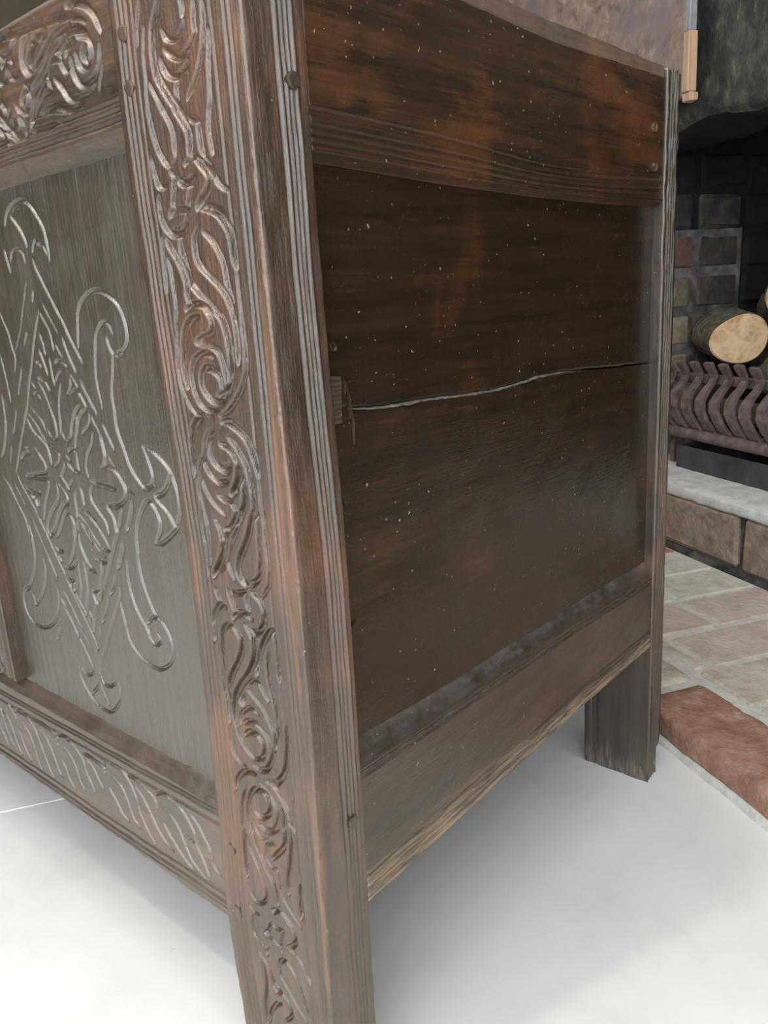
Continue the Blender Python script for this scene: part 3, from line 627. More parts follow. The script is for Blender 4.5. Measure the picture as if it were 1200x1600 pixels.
CARVE_LOWER = '''3 -436.9,165.0 -425.9,162.5 -419.1,154.7 -414.1,142.3 -410.1,132.7 -404.7,126.6
3 -440.2,156.9 -439.4,138.9 -434.3,126.2
3 -401.1,153.7 -398.7,142.7 -394.2,134.3 -387.7,126.7
3 -394.1,164.8 -383.4,158.7 -377.3,150.1 -374.2,138.5 -371.1,126.9 -361.9,122.6
3 -400.2,173.6 -382.7,175.2 -371.8,170.2 -365.6,162.7 -360.5,152.1 -355.7,140.4 -349.4,128.3 -340.9,122.9
3 -358.0,169.1 -347.5,164.2 -341.8,155.8 -336.8,145.4 -333.0,136.4 -327.5,132.8
3 -416.9,175.2 -406.3,167.7 -406.2,162.8
3 -405.0,171.1 -399.3,175.8 -387.4,177.6 -375.2,175.7
3.5 -324.7,176.5 -327.3,163.7
3 -323.5,175.1 -312.8,177.8 -303.7,176.5
3 -375.2,175.7 -353.7,176.1 -336.9,175.2 -326.4,171.4
3 -323.7,152.0 -319.1,143.5 -315.4,134.7 -307.6,128.3
3 -316.7,166.1 -306.7,161.8 -301.0,154.9 -297.7,145.2 -291.7,133.7
3 -300.7,175.7 -290.1,169.6 -284.2,163.7 -281.3,153.2 -276.0,145.4 -273.3,139.3
3 -278.2,168.6 -269.1,164.0 -263.9,156.3 -257.4,148.3
3 -284.6,172.5 -267.8,173.2 -255.1,171.8 -249.0,168.1
3.5 -248.2,176.0 -251.0,165.9
3 -242.4,179.1 -232.4,179.8 -221.8,177.9 -213.9,172.2 -207.5,161.1 -204.5,148.6 -198.1,137.6 -188.4,128.1
3.5 -247.6,154.0 -239.9,145.9 -232.6,136.8 -224.2,132.2
3 -239.0,167.4 -227.3,163.0 -220.7,151.8 -215.9,139.8 -208.0,134.2
3 -206.5,171.2 -197.4,165.2 -190.6,156.4 -184.1,146.6 -174.7,137.3 -164.2,133.4
3 -221.8,177.9 -203.2,178.2 -189.1,175.2 -180.1,170.3 -178.8,163.2
3.5 -178.9,175.5 -169.3,180.3 -159.7,179.5 -146.8,176.6 -138.9,169.9 -134.0,162.1 -131.0,150.6 -126.3,141.8 -121.8,132.0
3.5 -173.0,154.3 -167.0,146.5 -160.0,140.1 -150.5,133.1 -139.6,127.0
3 -162.6,166.3 -155.5,160.9 -150.4,152.9 -145.8,142.9 -139.4,134.6 -129.9,129.8 -117.7,126.6
3 -136.1,177.5 -127.1,170.5 -121.1,162.4 -116.3,154.7 -114.5,143.7 -107.8,139.7
2 -148.3,156.7 -135.6,154.0'''
CARVE_UPPER = '''5 -234.1,683.8 -217.6,681.7 -201.5,680.3 -185.9,679.4 -171.1,678.0 -159.3,676.8 -148.0,675.1 -137.4,672.2 -129.7,668.1
5 -147.5,680.1 -137.4,679.4 -128.5,675.9 -122.3,670.8 -118.7,664.9 -116.7,660.5
5 -229.1,674.5 -218.3,672.7 -213.2,675.0 -210.7,677.9 -200.5,679.5
6 -192.0,677.0 -198.3,676.2 -202.2,671.4 -204.3,663.9 -201.3,659.2 -195.4,656.9
6 -194.0,657.1 -183.2,661.6 -173.8,666.7 -163.8,670.4 -153.9,671.3 -145.5,671.9
6 -196.9,649.1 -185.0,653.0 -178.2,657.7 -173.0,661.6 -163.3,664.9 -155.0,667.8 -143.4,667.7 -134.9,665.7 -129.4,661.9
5 -175.4,658.3 -169.1,658.6 -159.8,657.1
4.5 -161.4,655.8 -158.2,650.8 -153.6,650.4
5 -140.0,663.8 -132.6,662.1 -128.6,657.1 -128.4,651.9 -131.2,648.3 -138.1,647.7 -142.9,650.8 -144.0,656.3
4 -143.8,662.6 -150.0,661.4 -154.8,657.6
5 -149.6,655.4 -149.6,647.9 -145.5,642.2 -140.5,639.6 -131.3,640.4 -126.1,643.0
5 -170.5,648.9 -163.3,642.5 -158.0,636.5 -151.4,634.7 -141.0,634.4 -133.8,635.6
4 -177.1,649.7 -176.2,645.0 -174.2,643.5
5 -174.4,643.0 -183.1,643.6 -191.8,641.2 -197.5,636.4 -205.4,629.5
5 -190.4,634.0 -182.1,635.4 -173.3,634.9 -162.0,631.7 -150.1,631.2 -140.5,632.1
2 -198.7,633.1 -179.2,632.5 -165.0,630.0 -153.3,628.5 -143.6,629.4
5 -205.2,652.5 -203.0,647.4 -205.0,641.9 -211.6,639.0 -217.8,641.3 -220.2,644.1
4.5 -224.4,664.6 -220.6,659.7 -213.8,658.9 -210.6,660.0
4 -227.6,671.2 -220.7,670.3 -216.3,667.0
5 -242.1,650.0 -236.1,646.5 -234.9,642.0 -239.6,637.8 -245.0,635.7
3.5 -119.1,655.9 -121.3,648.3 -126.3,642.1 -129.9,637.5 -138.1,632.7
2 -117.8,645.4 -123.1,638.3 -125.5,633.5
9 -187.5,671.5 -180.2,673.7 -172.7,673.5
10 -189.1,670.7 -193.4,666.1 -197.8,661.3
9 -183.3,650.4 -192.1,647.6 -198.9,643.7 -205.1,637.8 -212.6,632.6
8 -180.2,652.0 -176.0,656.7
8 -164.9,659.8 -159.2,662.4 -151.4,664.3
6 -133.9,657.8 -137.4,653.8 -135.1,650.2
5 -208.0,626.4 -199.6,626.8 -189.1,626.2 -176.2,626.3
5 -246.6,631.5 -238.8,635.9 -234.2,640.0 -234.2,643.7
6 -219.3,637.4 -217.0,632.1 -221.4,628.0 -230.7,626.4
9 -210.0,635.7 -213.0,631.4 -218.7,627.6
3 -237.4,624.4 -219.8,624.7 -208.4,625.2'''
# ------------------------------------------------------------------ carving: gouge strokes cut into height fields
def parse(txt):
    out = []
    for ln in txt.strip().splitlines():
        s = ln.split()
        out.append((float(s[0]) / 1000.0, np.array([[float(c) / 1000.0 for c in q.split(',')] for q in s[1:]])))
    return out

def spline(P, step=0.0004):
    Q = np.vstack([2 * P[0] - P[1], P, 2 * P[-1] - P[-2]])
    out = []
    for i in range(1, len(Q) - 2):
        a, b, c, d = Q[i - 1], Q[i], Q[i + 1], Q[i + 2]
        n = max(2, int(np.linalg.norm(c - b) / step))
        t = (np.arange(n) / n)[:, None]
        out.append(0.5 * ((2 * b) + (-a + c) * t + (2 * a - 5 * b + 4 * c - d) * t * t + (-a + 3 * b - 3 * c + d) * t ** 3))
    out.append(P[-1][None, :])
    return np.vstack(out)

class Relief:
    """raster of cut depth (metres) over a rectangle of a board's face"""
    def __init__(self, a0, a1, b0, b1, res=0.0005):
        self.a0, self.b0, self.res = a0, b0, res
        self.H = np.zeros((int((b1 - b0) / res) + 2, int((a1 - a0) / res) + 2))
    def cut(self, strokes, gain=0.36, shift=(0, 0), wscale=1.0):
        res = self.res; H = self.H
        for w, P in strokes:
            w = w * wscale
            pts = spline(P + np.array(shift))
            n = len(pts)
            u = np.linspace(0, 1, n)
            taper = np.clip(np.minimum(u, 1 - u) * 7.0, 0, 1)
            rad = 0.5 * w * (0.45 + 0.55 * np.sqrt(taper))
            dep = gain * w * (0.5 + 0.5 * taper)
            for (a, b), r, d in zip(pts, rad, dep):
                ca, cb = (a - self.a0) / res, (b - self.b0) / res
                k = r / res
                i0, i1 = max(0, int(ca - k)), min(H.shape[1], int(ca + k) + 2)
                j0, j1 = max(0, int(cb - k)), min(H.shape[0], int(cb + k) + 2)
                if i0 >= i1 or j0 >= j1:
                    continue
                ii = np.arange(i0, i1)[None, :] - ca; jj = np.arange(j0, j1)[:, None] - cb
                q = 1.0 - (ii * ii + jj * jj) / (k * k)
                np.maximum(H[j0:j1, i0:i1], d * np.clip((1.0 - np.sqrt(np.clip(1.0 - q, 0, 4))) * 2.3, 0, 1), out=H[j0:j1, i0:i1])
    def sample(self, a, b):
        x = np.clip((a - self.a0) / self.res, 0, self.H.shape[1] - 1.001)
        y = np.clip((b - self.b0) / self.res, 0, self.H.shape[0] - 1.001)
        i = x.astype(int); j = y.astype(int); fx = x - i; fy = y - j
        H = self.H
        return (H[j, i] * (1 - fx) + H[j, i + 1] * fx) * (1 - fy) + (H[j + 1, i] * (1 - fx) + H[j + 1, i + 1] * fx) * fy

def groove(x, c, w, d):
    return d * np.clip(1 - ((x - c) / (0.5 * w)) ** 2, 0, 1)

def sstep(x, a, b):
    t = np.clip((x - a) / (b - a), 0, 1)
    return t * t * (3 - 2 * t)

def interp(x, pts):
    p = np.array(sorted(pts))
    return np.interp(x, p[:, 0], p[:, 1])

def smooth_interp(x, pts):
    p = np.array(sorted(pts))
    xs = np.linspace(p[0, 0], p[-1, 0], 400)
    ys = np.interp(xs, p[:, 0], p[:, 1])
    k = np.ones(41) / 41
    ys = np.convolve(np.pad(ys, 20, mode='edge'), k, mode='valid')
    return np.interp(x, xs, ys)

def board(name, face, A, B, depth, thick, mat, parent):
    """A,B: (nb,na) arrays of face coordinates, depth: cut depth there; closes the board with edges and back"""
    nb, na = A.shape
    if face == 'front':      # face looks along -y
        P = np.stack([A, depth, B], -1)
        back = lambda q: np.stack([q[:, 0], np.full(len(q), thick), q[:, 2]], -1)
    else:                    # side: face looks along +x
        P = np.stack([-depth, A, B], -1)
        back = lambda q: np.stack([np.full(len(q), -thick), q[:, 1], q[:, 2]], -1)
    V = P.reshape(-1, 3)
    idx = np.arange(nb * na).reshape(nb, na)
    quads = np.stack([idx[:-1, :-1], idx[:-1, 1:], idx[1:, 1:], idx[1:, :-1]], -1).reshape(-1, 4)
    ring = np.concatenate([idx[0, :], idx[1:, -1], idx[-1, -2::-1], idx[-2:0:-1, 0]])
    R = back(V[ring]); n0 = len(V)
    nr = len(ring); k = np.arange(nr)
    sides = np.stack([ring, n0 + k, n0 + (k + 1) % nr, ring[(k + 1) % nr]], -1)
    nq = len(quads)
    o = mesh_obj(name, np.vstack([V, R]), (np.vstack([quads, sides]), [list(n0 + k)]), mat, parent, smooth=nq)
    return o

# ------------------------------------------------------------------ the chest
chest = thing('carved_chest', 'dark oak panelled chest with carved scrollwork standing in front of the fireplace', 'chest')
SIDE_D = 0.4977          # depth of the chest
TOP = 0.690

stile_strokes = parse(CARVE_STILE)
panel_strokes = parse(CARVE_PANEL)
lower_strokes = parse(CARVE_LOWER)
upper_strokes = parse(CARVE_UPPER)

rel_stile = Relief(-0.115, 0.0, 0.0, TOP)
rel_stile.cut(stile_strokes, gain=0.72, wscale=0.86)

def stile_left(z):
    return smooth_interp(z, [(-0.01, -0.096), (0.02, -0.096), (0.11, -0.102), (0.206, -0.0965), (0.37, -0.0930), (0.462, -0.0975), (0.60, -0.1035), (0.70, -0.100)])
def corner_x(z):
    return smooth_interp(z, [(-0.01, -0.005), (0.084, -0.004), (0.266, 0.0005), (0.397, 0.0025), (0.48, 0.0), (0.58, -0.0007), (0.70, -0.0003)])

def front_stile_depth(x, z):
    d = rel_stile.sample(x, z)
    xl = x - stile_left(z)
    w = 0.0006 * wob(z * 40, 0, 11)
    for c, wd, dp in ((0.0060, 0.0026, 0.0009), (0.0100, 0.0024, 0.0010), (0.0145, 0.0026, 0.0008), (0.0192, 0.0022, 0.0007)):
        d = np.maximum(d, groove(xl + w, c, wd, dp))
    w2 = 0.0005 * wob(z * 30, 1, 12)
    for c, wd, dp in ((-0.0212, 0.0020, 0.0009), (-0.0122, 0.0022, 0.0011), (-0.0085, 0.0020, 0.0010)):
        d = np.maximum(d, groove(x + w2, c, wd, dp))
    d = d + 0.00014 * wob(x * 260, z * 90, 3)
    return d

def build_front_stile(name, mat, parent):
    nz = 960
    z = np.linspace(0.0, TOP + 0.0002, nz)
    nf, nc = 150, 7
    ys = np.linspace(0.004, 0.0385, 62)
    s = np.linspace(0, 1, nf)
    rows = []
    rr = 0.0015 + 0.0007 * wob(z * 60, 0, 21) + 0.0010 * np.clip(wob(z * 210, 2, 22), 0, 1)
    rr = np.clip(rr, 0.0008, 0.0035)
    cx = corner_x(z)
    Lx = stile_left(z) + 0.0006 * wob(z * 150, 3, 23)
    cols = []
    # front face
    xr = cx - rr
    X = Lx[:, None] + (xr - Lx)[:, None] * s[None, :]
    Z = np.repeat(z[:, None], nf, 1)
    D = front_stile_depth(X, Z)
    front = np.stack([X, D, Z], -1)
    # corner
    th = np.linspace(0, np.pi / 2, nc + 2)[1:-1]
    chip = 0.0003 * wob(z * 500, 0, 24)
    C = np.stack([(cx - rr)[:, None] + (rr + chip)[:, None] * np.sin(th)[None, :],
                  rr[:, None] - (rr + chip)[:, None] * np.cos(th)[None, :],
                  np.repeat(z[:, None], nc, 1)], -1)
    # side face with reeding that fades towards the foot
    Y = np.repeat(ys[None, :], nz, 0); Z2 = np.repeat(z[:, None], len(ys), 1)
    Y = np.maximum(Y, rr[:, None] + (ys / ys[-1])[None, :] * 0.002)
    fade = 0.25 + 0.75 * sstep(Z2, 0.17, 0.27)
    yw = Y + 0.0007 * wob(Z2 * 25, 0, 31) - 0.0028 * sstep(Z2, 0.52, 0.30)
    g = groove(yw, 0.0190, 0.0030, 0.0017)
    for c in (0.0232, 0.0262, 0.0292):
        g = np.maximum(g, groove(yw, c, 0.0027, 0.0015))
    g = np.maximum(g, 0.0011 * sstep(yw, 0.0312, 0.0330))
    D2 = g * fade + 0.0004 * wob(Y * 200, Z2 * 60, 32)
    side = np.stack([cx[:, None] - D2, Y, Z2], -1)
    end = np.stack([cx - 0.030, np.full(nz, 0.0385), z], -1)[:, None, :]
    end2 = np.stack([Lx, np.full(nz, 0.0385), z], -1)[:, None, :]
    G = np.concatenate([front, C, side], 1)
    # uneven worn foot
    nr, ncn, _ = G.shape
    V = np.concatenate([G, end, end2], 1)
    ncol = V.shape[1]
    idx = np.arange(nr * ncol).reshape(nr, ncol)
    main = np.stack([idx[:-1, :ncn - 1], idx[:-1, 1:ncn], idx[1:, 1:ncn], idx[1:, :ncn - 1]], -1).reshape(-1, 4)
    flat = []
    for a, b in ((ncn - 1, ncn), (ncn, ncn + 1), (ncn + 1, 0)):
        flat.append(np.stack([idx[:-1, a], idx[:-1, b], idx[1:, b], idx[1:, a]], -1))
    quads = np.vstack([main] + flat)
    caps = [list(idx[0, ::-1]), list(idx[-1, :])]
    return mesh_obj(name, V.reshape(-1, 3), (quads, caps), mat, parent, smooth=len(main))

stile = build_front_stile('front_stile', M['stile'], chest)

# front top rail
def mirrored(strokes, about):
    return [(w, np.stack([2 * about - P[:, 0], P[:, 1]], -1)) for w, P in strokes]
XLEFT = -1.245
rel_up = Relief(XLEFT, -0.09, 0.59, 0.70, 0.0007)
rel_up.cut(upper_strokes, gain=0.62, wscale=0.86)
for kx in range(1, 6):
    rel_up.cut(mirrored(upper_strokes, -0.2235) if kx == 1 else [(w, P - np.array([0.213 * (kx // 2), 0])) for w, P in (upper_strokes if kx % 2 == 0 else mirrored(upper_strokes, -0.2235))], gain=0.62, wscale=0.86)
def upper_depth(x, z):
    d = rel_up.sample(x, z)
    zz = z + 0.0006 * wob(x * 60, 0, 41)
    for c, w, dp in ((0.6260, 0.0030, 0.0016), (0.6212, 0.0026, 0.0014), (0.6165, 0.0026, 0.0015)):
        d = np.maximum(d, groove(zz, c, w, dp))
    d = np.maximum(d, np.clip((0.6128 - zz) * 0.95, 0, 0.0115))
    d = d + 0.0045 * sstep(z, 0.684, 0.6905) ** 2 + 0.0003 * wob(x * 180, z * 240, 42) + 0.0030
    return d
xs = np.concatenate([np.linspace(XLEFT + 0.09, -0.50, 380)[:-1], np.linspace(-0.50, -0.094, 520)])
zs = np.linspace(0.6012, TOP, 128)
A, B = np.meshgrid(xs, zs)
board('upper_front_rail', 'front', A, B, upper_depth(A, B), 0.036, M['top_rail'], chest)

# front bottom rail
rel_lo = Relief(XLEFT, -0.09, 0.10, 0.215, 0.0007)
rel_lo.cut(lower_strokes, gain=0.95)
for kx in range(1, 5):
    rel_lo.cut([(w, P) for w, P in lower_strokes if P[:, 0].mean() > -0.335 and P[:, 0].mean() - 0.227 * kx < -0.425], gain=0.95, shift=(-0.227 * kx, -0.0015 * kx))
def lower_depth(x, z):
    d = rel_lo.sample(x, z)
    t = z - 0.022 * np.clip(x + 0.25, -0.2, 0.2) + 0.0007 * wob(x * 45, 0, 43)
    for c, w, dp in ((0.1905, 0.0032, 0.0016), (0.1872, 0.0024, 0.0014), (0.1800, 0.0034, 0.0013)):
        d = np.maximum(d, groove(t, c, w, dp))
    tb = z - 0.012 * np.clip(x + 0.25, -0.2, 0.2) + 0.0009 * wob(x * 38, 3, 44)
    for c, w, dp in ((0.1235, 0.0030, 0.0013), (0.1168, 0.0036, 0.0016), (0.1122, 0.0030, 0.0012)):
        d = np.maximum(d, groove(tb, c, w, dp))
    lip = 0.1962 + 0.0008 * wob(x * 40, 1, 45)
    d = np.maximum(d, np.clip((z - lip) * 0.85, 0, 0.0125))
    d = d + 0.0002 * wob(x * 160, z * 260, 46) + 0.0030
    return d
nb = 150
t = np.linspace(0, 1, nb)[:, None]
bot = 0.1085 + 0.0016 * wob(xs * 55, 0, 47) + 0.0009 * wob(xs * 230, 0, 48)
A = np.repeat(xs[None, :], nb, 0)
B = bot[None, :] + (0.2108 - bot)[None, :] * t
board('lower_front_rail', 'front', A, B, lower_depth(A, B), 0.036, M['front_rail'], chest)

# carved front panels (the nearest one at full resolution; the two beyond share its mesh)
rel_pan = Relief(-0.40, -0.085, 0.195, 0.61)
rel_pan.cut(panel_strokes, gain=0.68, wscale=0.66)
xs2 = np.linspace(-0.392, -0.090, 400); zs2 = np.linspace(0.203, 0.606, 520)
A, B = np.meshgrid(xs2, zs2)
dep = rel_pan.sample(A, B) + 0.00025 * wob(A * 300, B * 25, 51) + 0.0006 * wob(A * 14, B * 6, 52) + 0.0120
front_panel = board('front_panel', 'front', A, B, dep, 0.026, M['front_panel'], chest)

# muntin between the panels, carved like the stile
xs3 = np.linspace(0, 1, 70); zs3 = np.linspace(0.2085, 0.603, 260)
Z3 = np.repeat(zs3[:, None], 70, 1)
mr = -0.3825 + 0.0011 * wob(zs3 * 20, 0, 53)
A = (mr - 0.098)[:, None] + 0.098 * xs3[None, :]
dep = rel_stile.sample(A + 0.380, Z3)
for c in (0.0055, 0.0095, 0.0885, 0.0925):
    dep = np.maximum(dep, groove(A - (mr - 0.098)[:, None], c, 0.0024, 0.001))
muntin = board('muntin', 'front', A, Z3, dep + 0.001, 0.034, M['stile'], chest)
for k in (1, 2):
    c = front_panel.copy(); COL.objects.link(c); c.parent = chest; c.location.x = -0.378 * k
c = muntin.copy(); COL.objects.link(c); c.parent = chest; c.location.x = -0.378
c = stile.copy(); c.data = stile.data; COL.objects.link(c); c.parent = chest; c.scale.x = -1; c.location.x = XLEFT

# side: top rail with a worn run of mouldings
ys = np.linspace(0.0380, 0.4715, 130)
lip = smooth_interp(ys, [(0.0387, 0.5846), (0.148, 0.5806), (0.2596, 0.5785), (0.3695, 0.5788), (0.4713, 0.5802)])
mtop = smooth_interp(ys, [(0.0409, 0.6072), (0.1495, 0.6044), (0.2599, 0.5978), (0.3468, 0.5989), (0.4694, 0.6048)])
rtop = smooth_interp(ys, [(0.038, 0.6835), (0.175, 0.6800), (0.278, 0.6770), (0.40, 0.6805), (0.4716, 0.6830)])
t = np.linspace(0, 1, 170)[:, None] ** 1.25
A = np.repeat(ys[None, :], 170, 0)
B = lip[None, :] + (rtop - lip)[None, :] * t
q = (B - lip[None, :]) / (mtop - lip)[None, :]
D = np.clip((0.18 - q) * 0.045, 0, 0.0075)
for c, w, dp in ((0.33, 0.14, 0.0012), (0.50, 0.14, 0.0014), (0.67, 0.14, 0.0013)):
    D = np.maximum(D, groove(q, c, w, dp))
D = np.maximum(D, groove(q, 0.97, 0.22, 0.0014))
D = D + 0.0006 * wob(A * 30, B * 45, 61) + 0.0022
board('upper_side_rail', 'side', A, B, D, 0.034, M['side_rail'], chest)

# side: bottom rail, chamfered above, reeded and worn along its lower edge
rb = smooth_interp(ys, [(0.0406, 0.1493), (0.12, 0.152), (0.2037, 0.1533), (0.3077, 0.1575), (0.47, 0.1584)]) + 0.0006 * wob(ys * 120, 0, 62)
rt = smooth_interp(ys, [(0.039, 0.2604), (0.1125, 0.2595), (0.2072, 0.2573), (0.3073, 0.2564), (0.476, 0.2505)])
t = np.linspace(0, 1, 190)[:, None]
A = np.repeat(ys[None, :], 190, 0)
B = rb[None, :] + (rt - rb)[None, :] * t
up = rt[None, :] - B; lowv = B - rb[None, :]
D = 0.0105 * np.clip(1 - up / 0.0185, 0, 1) ** 1.4
for c, w, dp in ((0.0200, 0.0026, 0.0016), (0.0235, 0.0022, 0.0010)):
    D = np.maximum(D, groove(up + 0.0005 * wob(A * 40, 0, 63), c, w, dp))
for c, w, dp in ((0.0050, 0.0028, 0.0013), (0.0088, 0.0026, 0.0014), (0.0130, 0.0026, 0.0014), (0.0178, 0.0022, 0.0008)):
    D = np.maximum(D, groove(lowv + 0.0006 * wob(A * 50, 1, 64), c, w, dp))
D = D + 0.0005 * wob(A * 35, B * 60, 65) + 0.0006 * np.clip(wob(A * 260, B * 300, 66), 0, 1) * (up < 0.02) + 0.0022
board('lower_side_rail', 'side', A, B, D, 0.034, M['side_low'], chest)

# side panel: one wide board split by a shrinkage crack, the lower half standing a little proud
ys = np.linspace(0.0330, 0.4800, 240)
crack = smooth_interp(ys, [(0.033, 0.4614), (0.0897, 0.4545), (0.1396, 0.4538), (0.18, 0.4512), (0.2139, 0.4500), (0.26, 0.4535), (0.3065, 0.4528), (0.38, 0.4480), (0.48, 0.4430)])
crack = crack + 0.0005 * wob(ys * 130, 0, 71)
proud = 0.0026 * sstep(ys, 0.07, 0.10) * (1 - sstep(ys, 0.29, 0.35)) * (0.75 + 0.35 * wob(ys * 90, 1, 72))
gap = 0.00005 + 0.0006 * sstep(ys, 0.30, 0.36)
def panel_half(name, lo_, hi_, off, n):
    t = 1 - (1 - np.linspace(0, 1, n)[:, None]) ** (2.2 if n > 100 else 1.0)
    A = np.repeat(ys[None, :], n, 0)
    B = lo_[None, :] + (hi_ - lo_)[None, :] * t
    D = 0.0105 + 0.0004 * wob(A * 22, B * 30, 73) - off(A, B)
    return board(name, 'side', A, B, D, 0.026, M['side_panel'], chest)
up_e = np.full_like(ys, 0.592); lo_e = np.full_like(ys, 0.246)
panel_half('side_panel_board', crack + gap, up_e, lambda A, B: 0 * A, 60)
panel_half('side_panel_board', lo_e, crack - gap, lambda A, B: (proud[None, :]) * (1 - 0.75 * sstep(crack[None, :] - B, 0.0, 0.06)) - 0.8 * proud[None, :] * sstep(crack[None, :] - B, 0.0022, 0.0), 150)
# thin pale strip laid along the crack
M['split'] = mottled('pale_crack_strip', [(0.35, (0.05, 0.042, 0.035)), (0.6, (0.16, 0.15, 0.135)), (0.85, (0.30, 0.29, 0.27))], scale=120, rough=0.6, bump_s=0.3, bump_d=0.001)
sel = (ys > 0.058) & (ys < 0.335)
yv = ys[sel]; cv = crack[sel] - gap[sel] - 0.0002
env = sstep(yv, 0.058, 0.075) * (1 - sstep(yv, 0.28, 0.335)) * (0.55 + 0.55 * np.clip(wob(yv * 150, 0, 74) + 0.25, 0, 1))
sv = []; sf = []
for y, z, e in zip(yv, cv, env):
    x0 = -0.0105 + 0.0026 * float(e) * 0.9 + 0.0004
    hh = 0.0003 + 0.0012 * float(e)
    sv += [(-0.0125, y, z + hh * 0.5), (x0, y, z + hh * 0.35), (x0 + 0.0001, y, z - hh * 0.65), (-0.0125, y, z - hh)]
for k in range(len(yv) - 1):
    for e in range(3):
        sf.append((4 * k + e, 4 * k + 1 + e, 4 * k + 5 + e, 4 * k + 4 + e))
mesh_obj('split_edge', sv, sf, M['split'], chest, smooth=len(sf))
# little let-in repair beside the crack
V = []; F = []
ph = 0.0095
for (y0, z0) in ((0.0425, 0.4510), (0.0535, 0.4508), (0.0553, 0.4760), (0.0437, 0.4775)):
    V.append((-ph, y0, z0))
    V.append((-ph - 0.006, y0, z0))
F = [(0, 2, 4, 6), (0, 1, 3, 2), (2, 3, 5, 4), (4, 5, 7, 6), (6, 7, 1, 0)]
patch = mesh_obj('repair_patch', V, F, M['patch'], chest); fix_normals(patch)
for k in range(9):
    zz = 0.4530 + k * 0.0026
    yy = 0.0432 + 0.0008 * k / 9
    o = box('saw_mark', (-ph - 0.0005, yy, zz), (-ph + 0.0004, yy + 0.0100, zz + 0.0006), M['inside'], patch)
# torn slivers beside the patch
for (y0, z0, y1, z1, w) in ((0.0585, 0.473, 0.0610, 0.452, 0.0016), (0.0610, 0.462, 0.0625, 0.437, 0.0013), (0.0570, 0.476, 0.0580, 0.466, 0.0011)):
    a = np.array([y0, z0]); b = np.array([y1, z1]); m_ = (a + b) / 2 + np.array([w * 0.8, 0])
    V = [(-ph + 0.0002, a[0], a[1]), (-ph - 0.003, a[0], a[1]), (-ph + 0.0006, m_[0] - w / 2, m_[1]), (-ph + 0.0002, m_[0] + w / 2, m_[1]), (-ph - 0.003, m_[0], m_[1]), (-ph + 0.0002, b[0], b[1]), (-ph - 0.003, b[0], b[1])]
    F = [(0, 2, 3), (2, 5, 3), (0, 1, 4, 2), (2, 4, 6, 5), (0, 3, 4, 1), (3, 5, 6, 4)]
    mesh_obj('wood_sliver', V, F, M['patch'], chest)

# rear stile and its foot
def build_rear_stile(name, mat, parent):
    nz = 420
    z = np.linspace(0, 1, nz)
    y0, y1, xb = 0.4702, SIDE_D, -0.0745
    nxf = 46; nyf = 44
    xf = np.linspace(xb, -0.0012, nxf)
    yf = np.linspace(y0 + 0.0012, y1 - 0.0015, nyf)
    ztop = 0.690
    Zf = np.repeat((z * ztop)[:, None], nxf, 1)
    wear = 0.0028 * sstep(Zf, 0.030, 0.0) * (0.6 + 0.6 * np.clip(wob(xf[None, :] * 90, Zf * 120, 81), -1, 1))
    Df = groove(np.repeat(xf[None, :], nz, 0), xb + 0.009, 0.003, 0.0012)
    Df = np.maximum(Df, groove(np.repeat(xf[None, :], nz, 0), xb + 0.0135, 0.003, 0.0012))
    fr = np.stack([np.repeat(xf[None, :], nz, 0), y0 + Df + np.clip(wear, 0, 1) + 0.0006 * wob(xf[None, :] * 60, Zf * 25, 82), Zf], -1)
    Zs = np.repeat((z * ztop)[:, None], nyf, 1)
    Y = np.repeat(yf[None, :], nz, 0)
    yw = Y + 0.0012 * wob(Zs * 18, 0, 83)
    g = 0 * Y
    for c in (0.4765, 0.4815, 0.4865, 0.4912):
        g = np.maximum(g, groove(yw, c, 0.0040, 0.0018))
    rough = 0.0014 * np.clip(wob(Y * 240, Zs * 70, 84), -0.2, 1) * (0.4 + 0.6 * sstep(Zs, 0.45, 0.62))
    wear2 = 0.0040 * sstep(Zs, 0.045, 0.0) * (0.6 + 0.6 * np.clip(wob(Y * 120, Zs * 150, 85), -1, 1))
    bite = 0.0060 * np.exp(-((Zs - 0.020) / 0.012) ** 2) * sstep(Y, 0.482, 0.497)
    sd = np.stack([-(g + rough + np.clip(wear2, 0, 1) + bite), Y, Zs], -1)
    # ragged top of the post and slightly rounded foot
    G = np.concatenate([fr, sd], 1)
    n0 = G.shape[1]
    bk = np.stack([np.full(nz, -0.004), np.full(nz, y1), z * ztop], -1)[:, None, :]
    bk2 = np.stack([np.full(nz, xb), np.full(nz, y1), z * ztop], -1)[:, None, :]
    V = np.concatenate([G, bk, bk2], 1)
    V[-1, :, 2] += 0.0035 * wob(V[-1, :, 1] * 900, V[-1, :, 0] * 400, 86)
    V[-2, :, 2] += 0.0015 * wob(V[-2, :, 1] * 900, V[-2, :, 0] * 400, 86)
    ncol = V.shape[1]
    idx = np.arange(nz * ncol).reshape(nz, ncol)
    main = np.stack([idx[:-1, :n0 - 1], idx[:-1, 1:n0], idx[1:, 1:n0], idx[1:, :n0 - 1]], -1).reshape(-1, 4)
    flat = [np.stack([idx[:-1, a], idx[:-1, b], idx[1:, b], idx[1:, a]], -1) for a, b in ((n0 - 1, n0), (n0, n0 + 1), (n0 + 1, 0))]
    return mesh_obj(name, V.reshape(-1, 3), (np.vstack([main] + flat), [list(idx[0, ::-1]), list(idx[-1, :])]), mat, parent, smooth=len(main))
rear = build_rear_stile('rear_stile', M['rear_stile'], chest)
c = rear.copy(); COL.objects.link(c); c.parent = chest; c.scale.x = -1; c.location.x = XLEFT

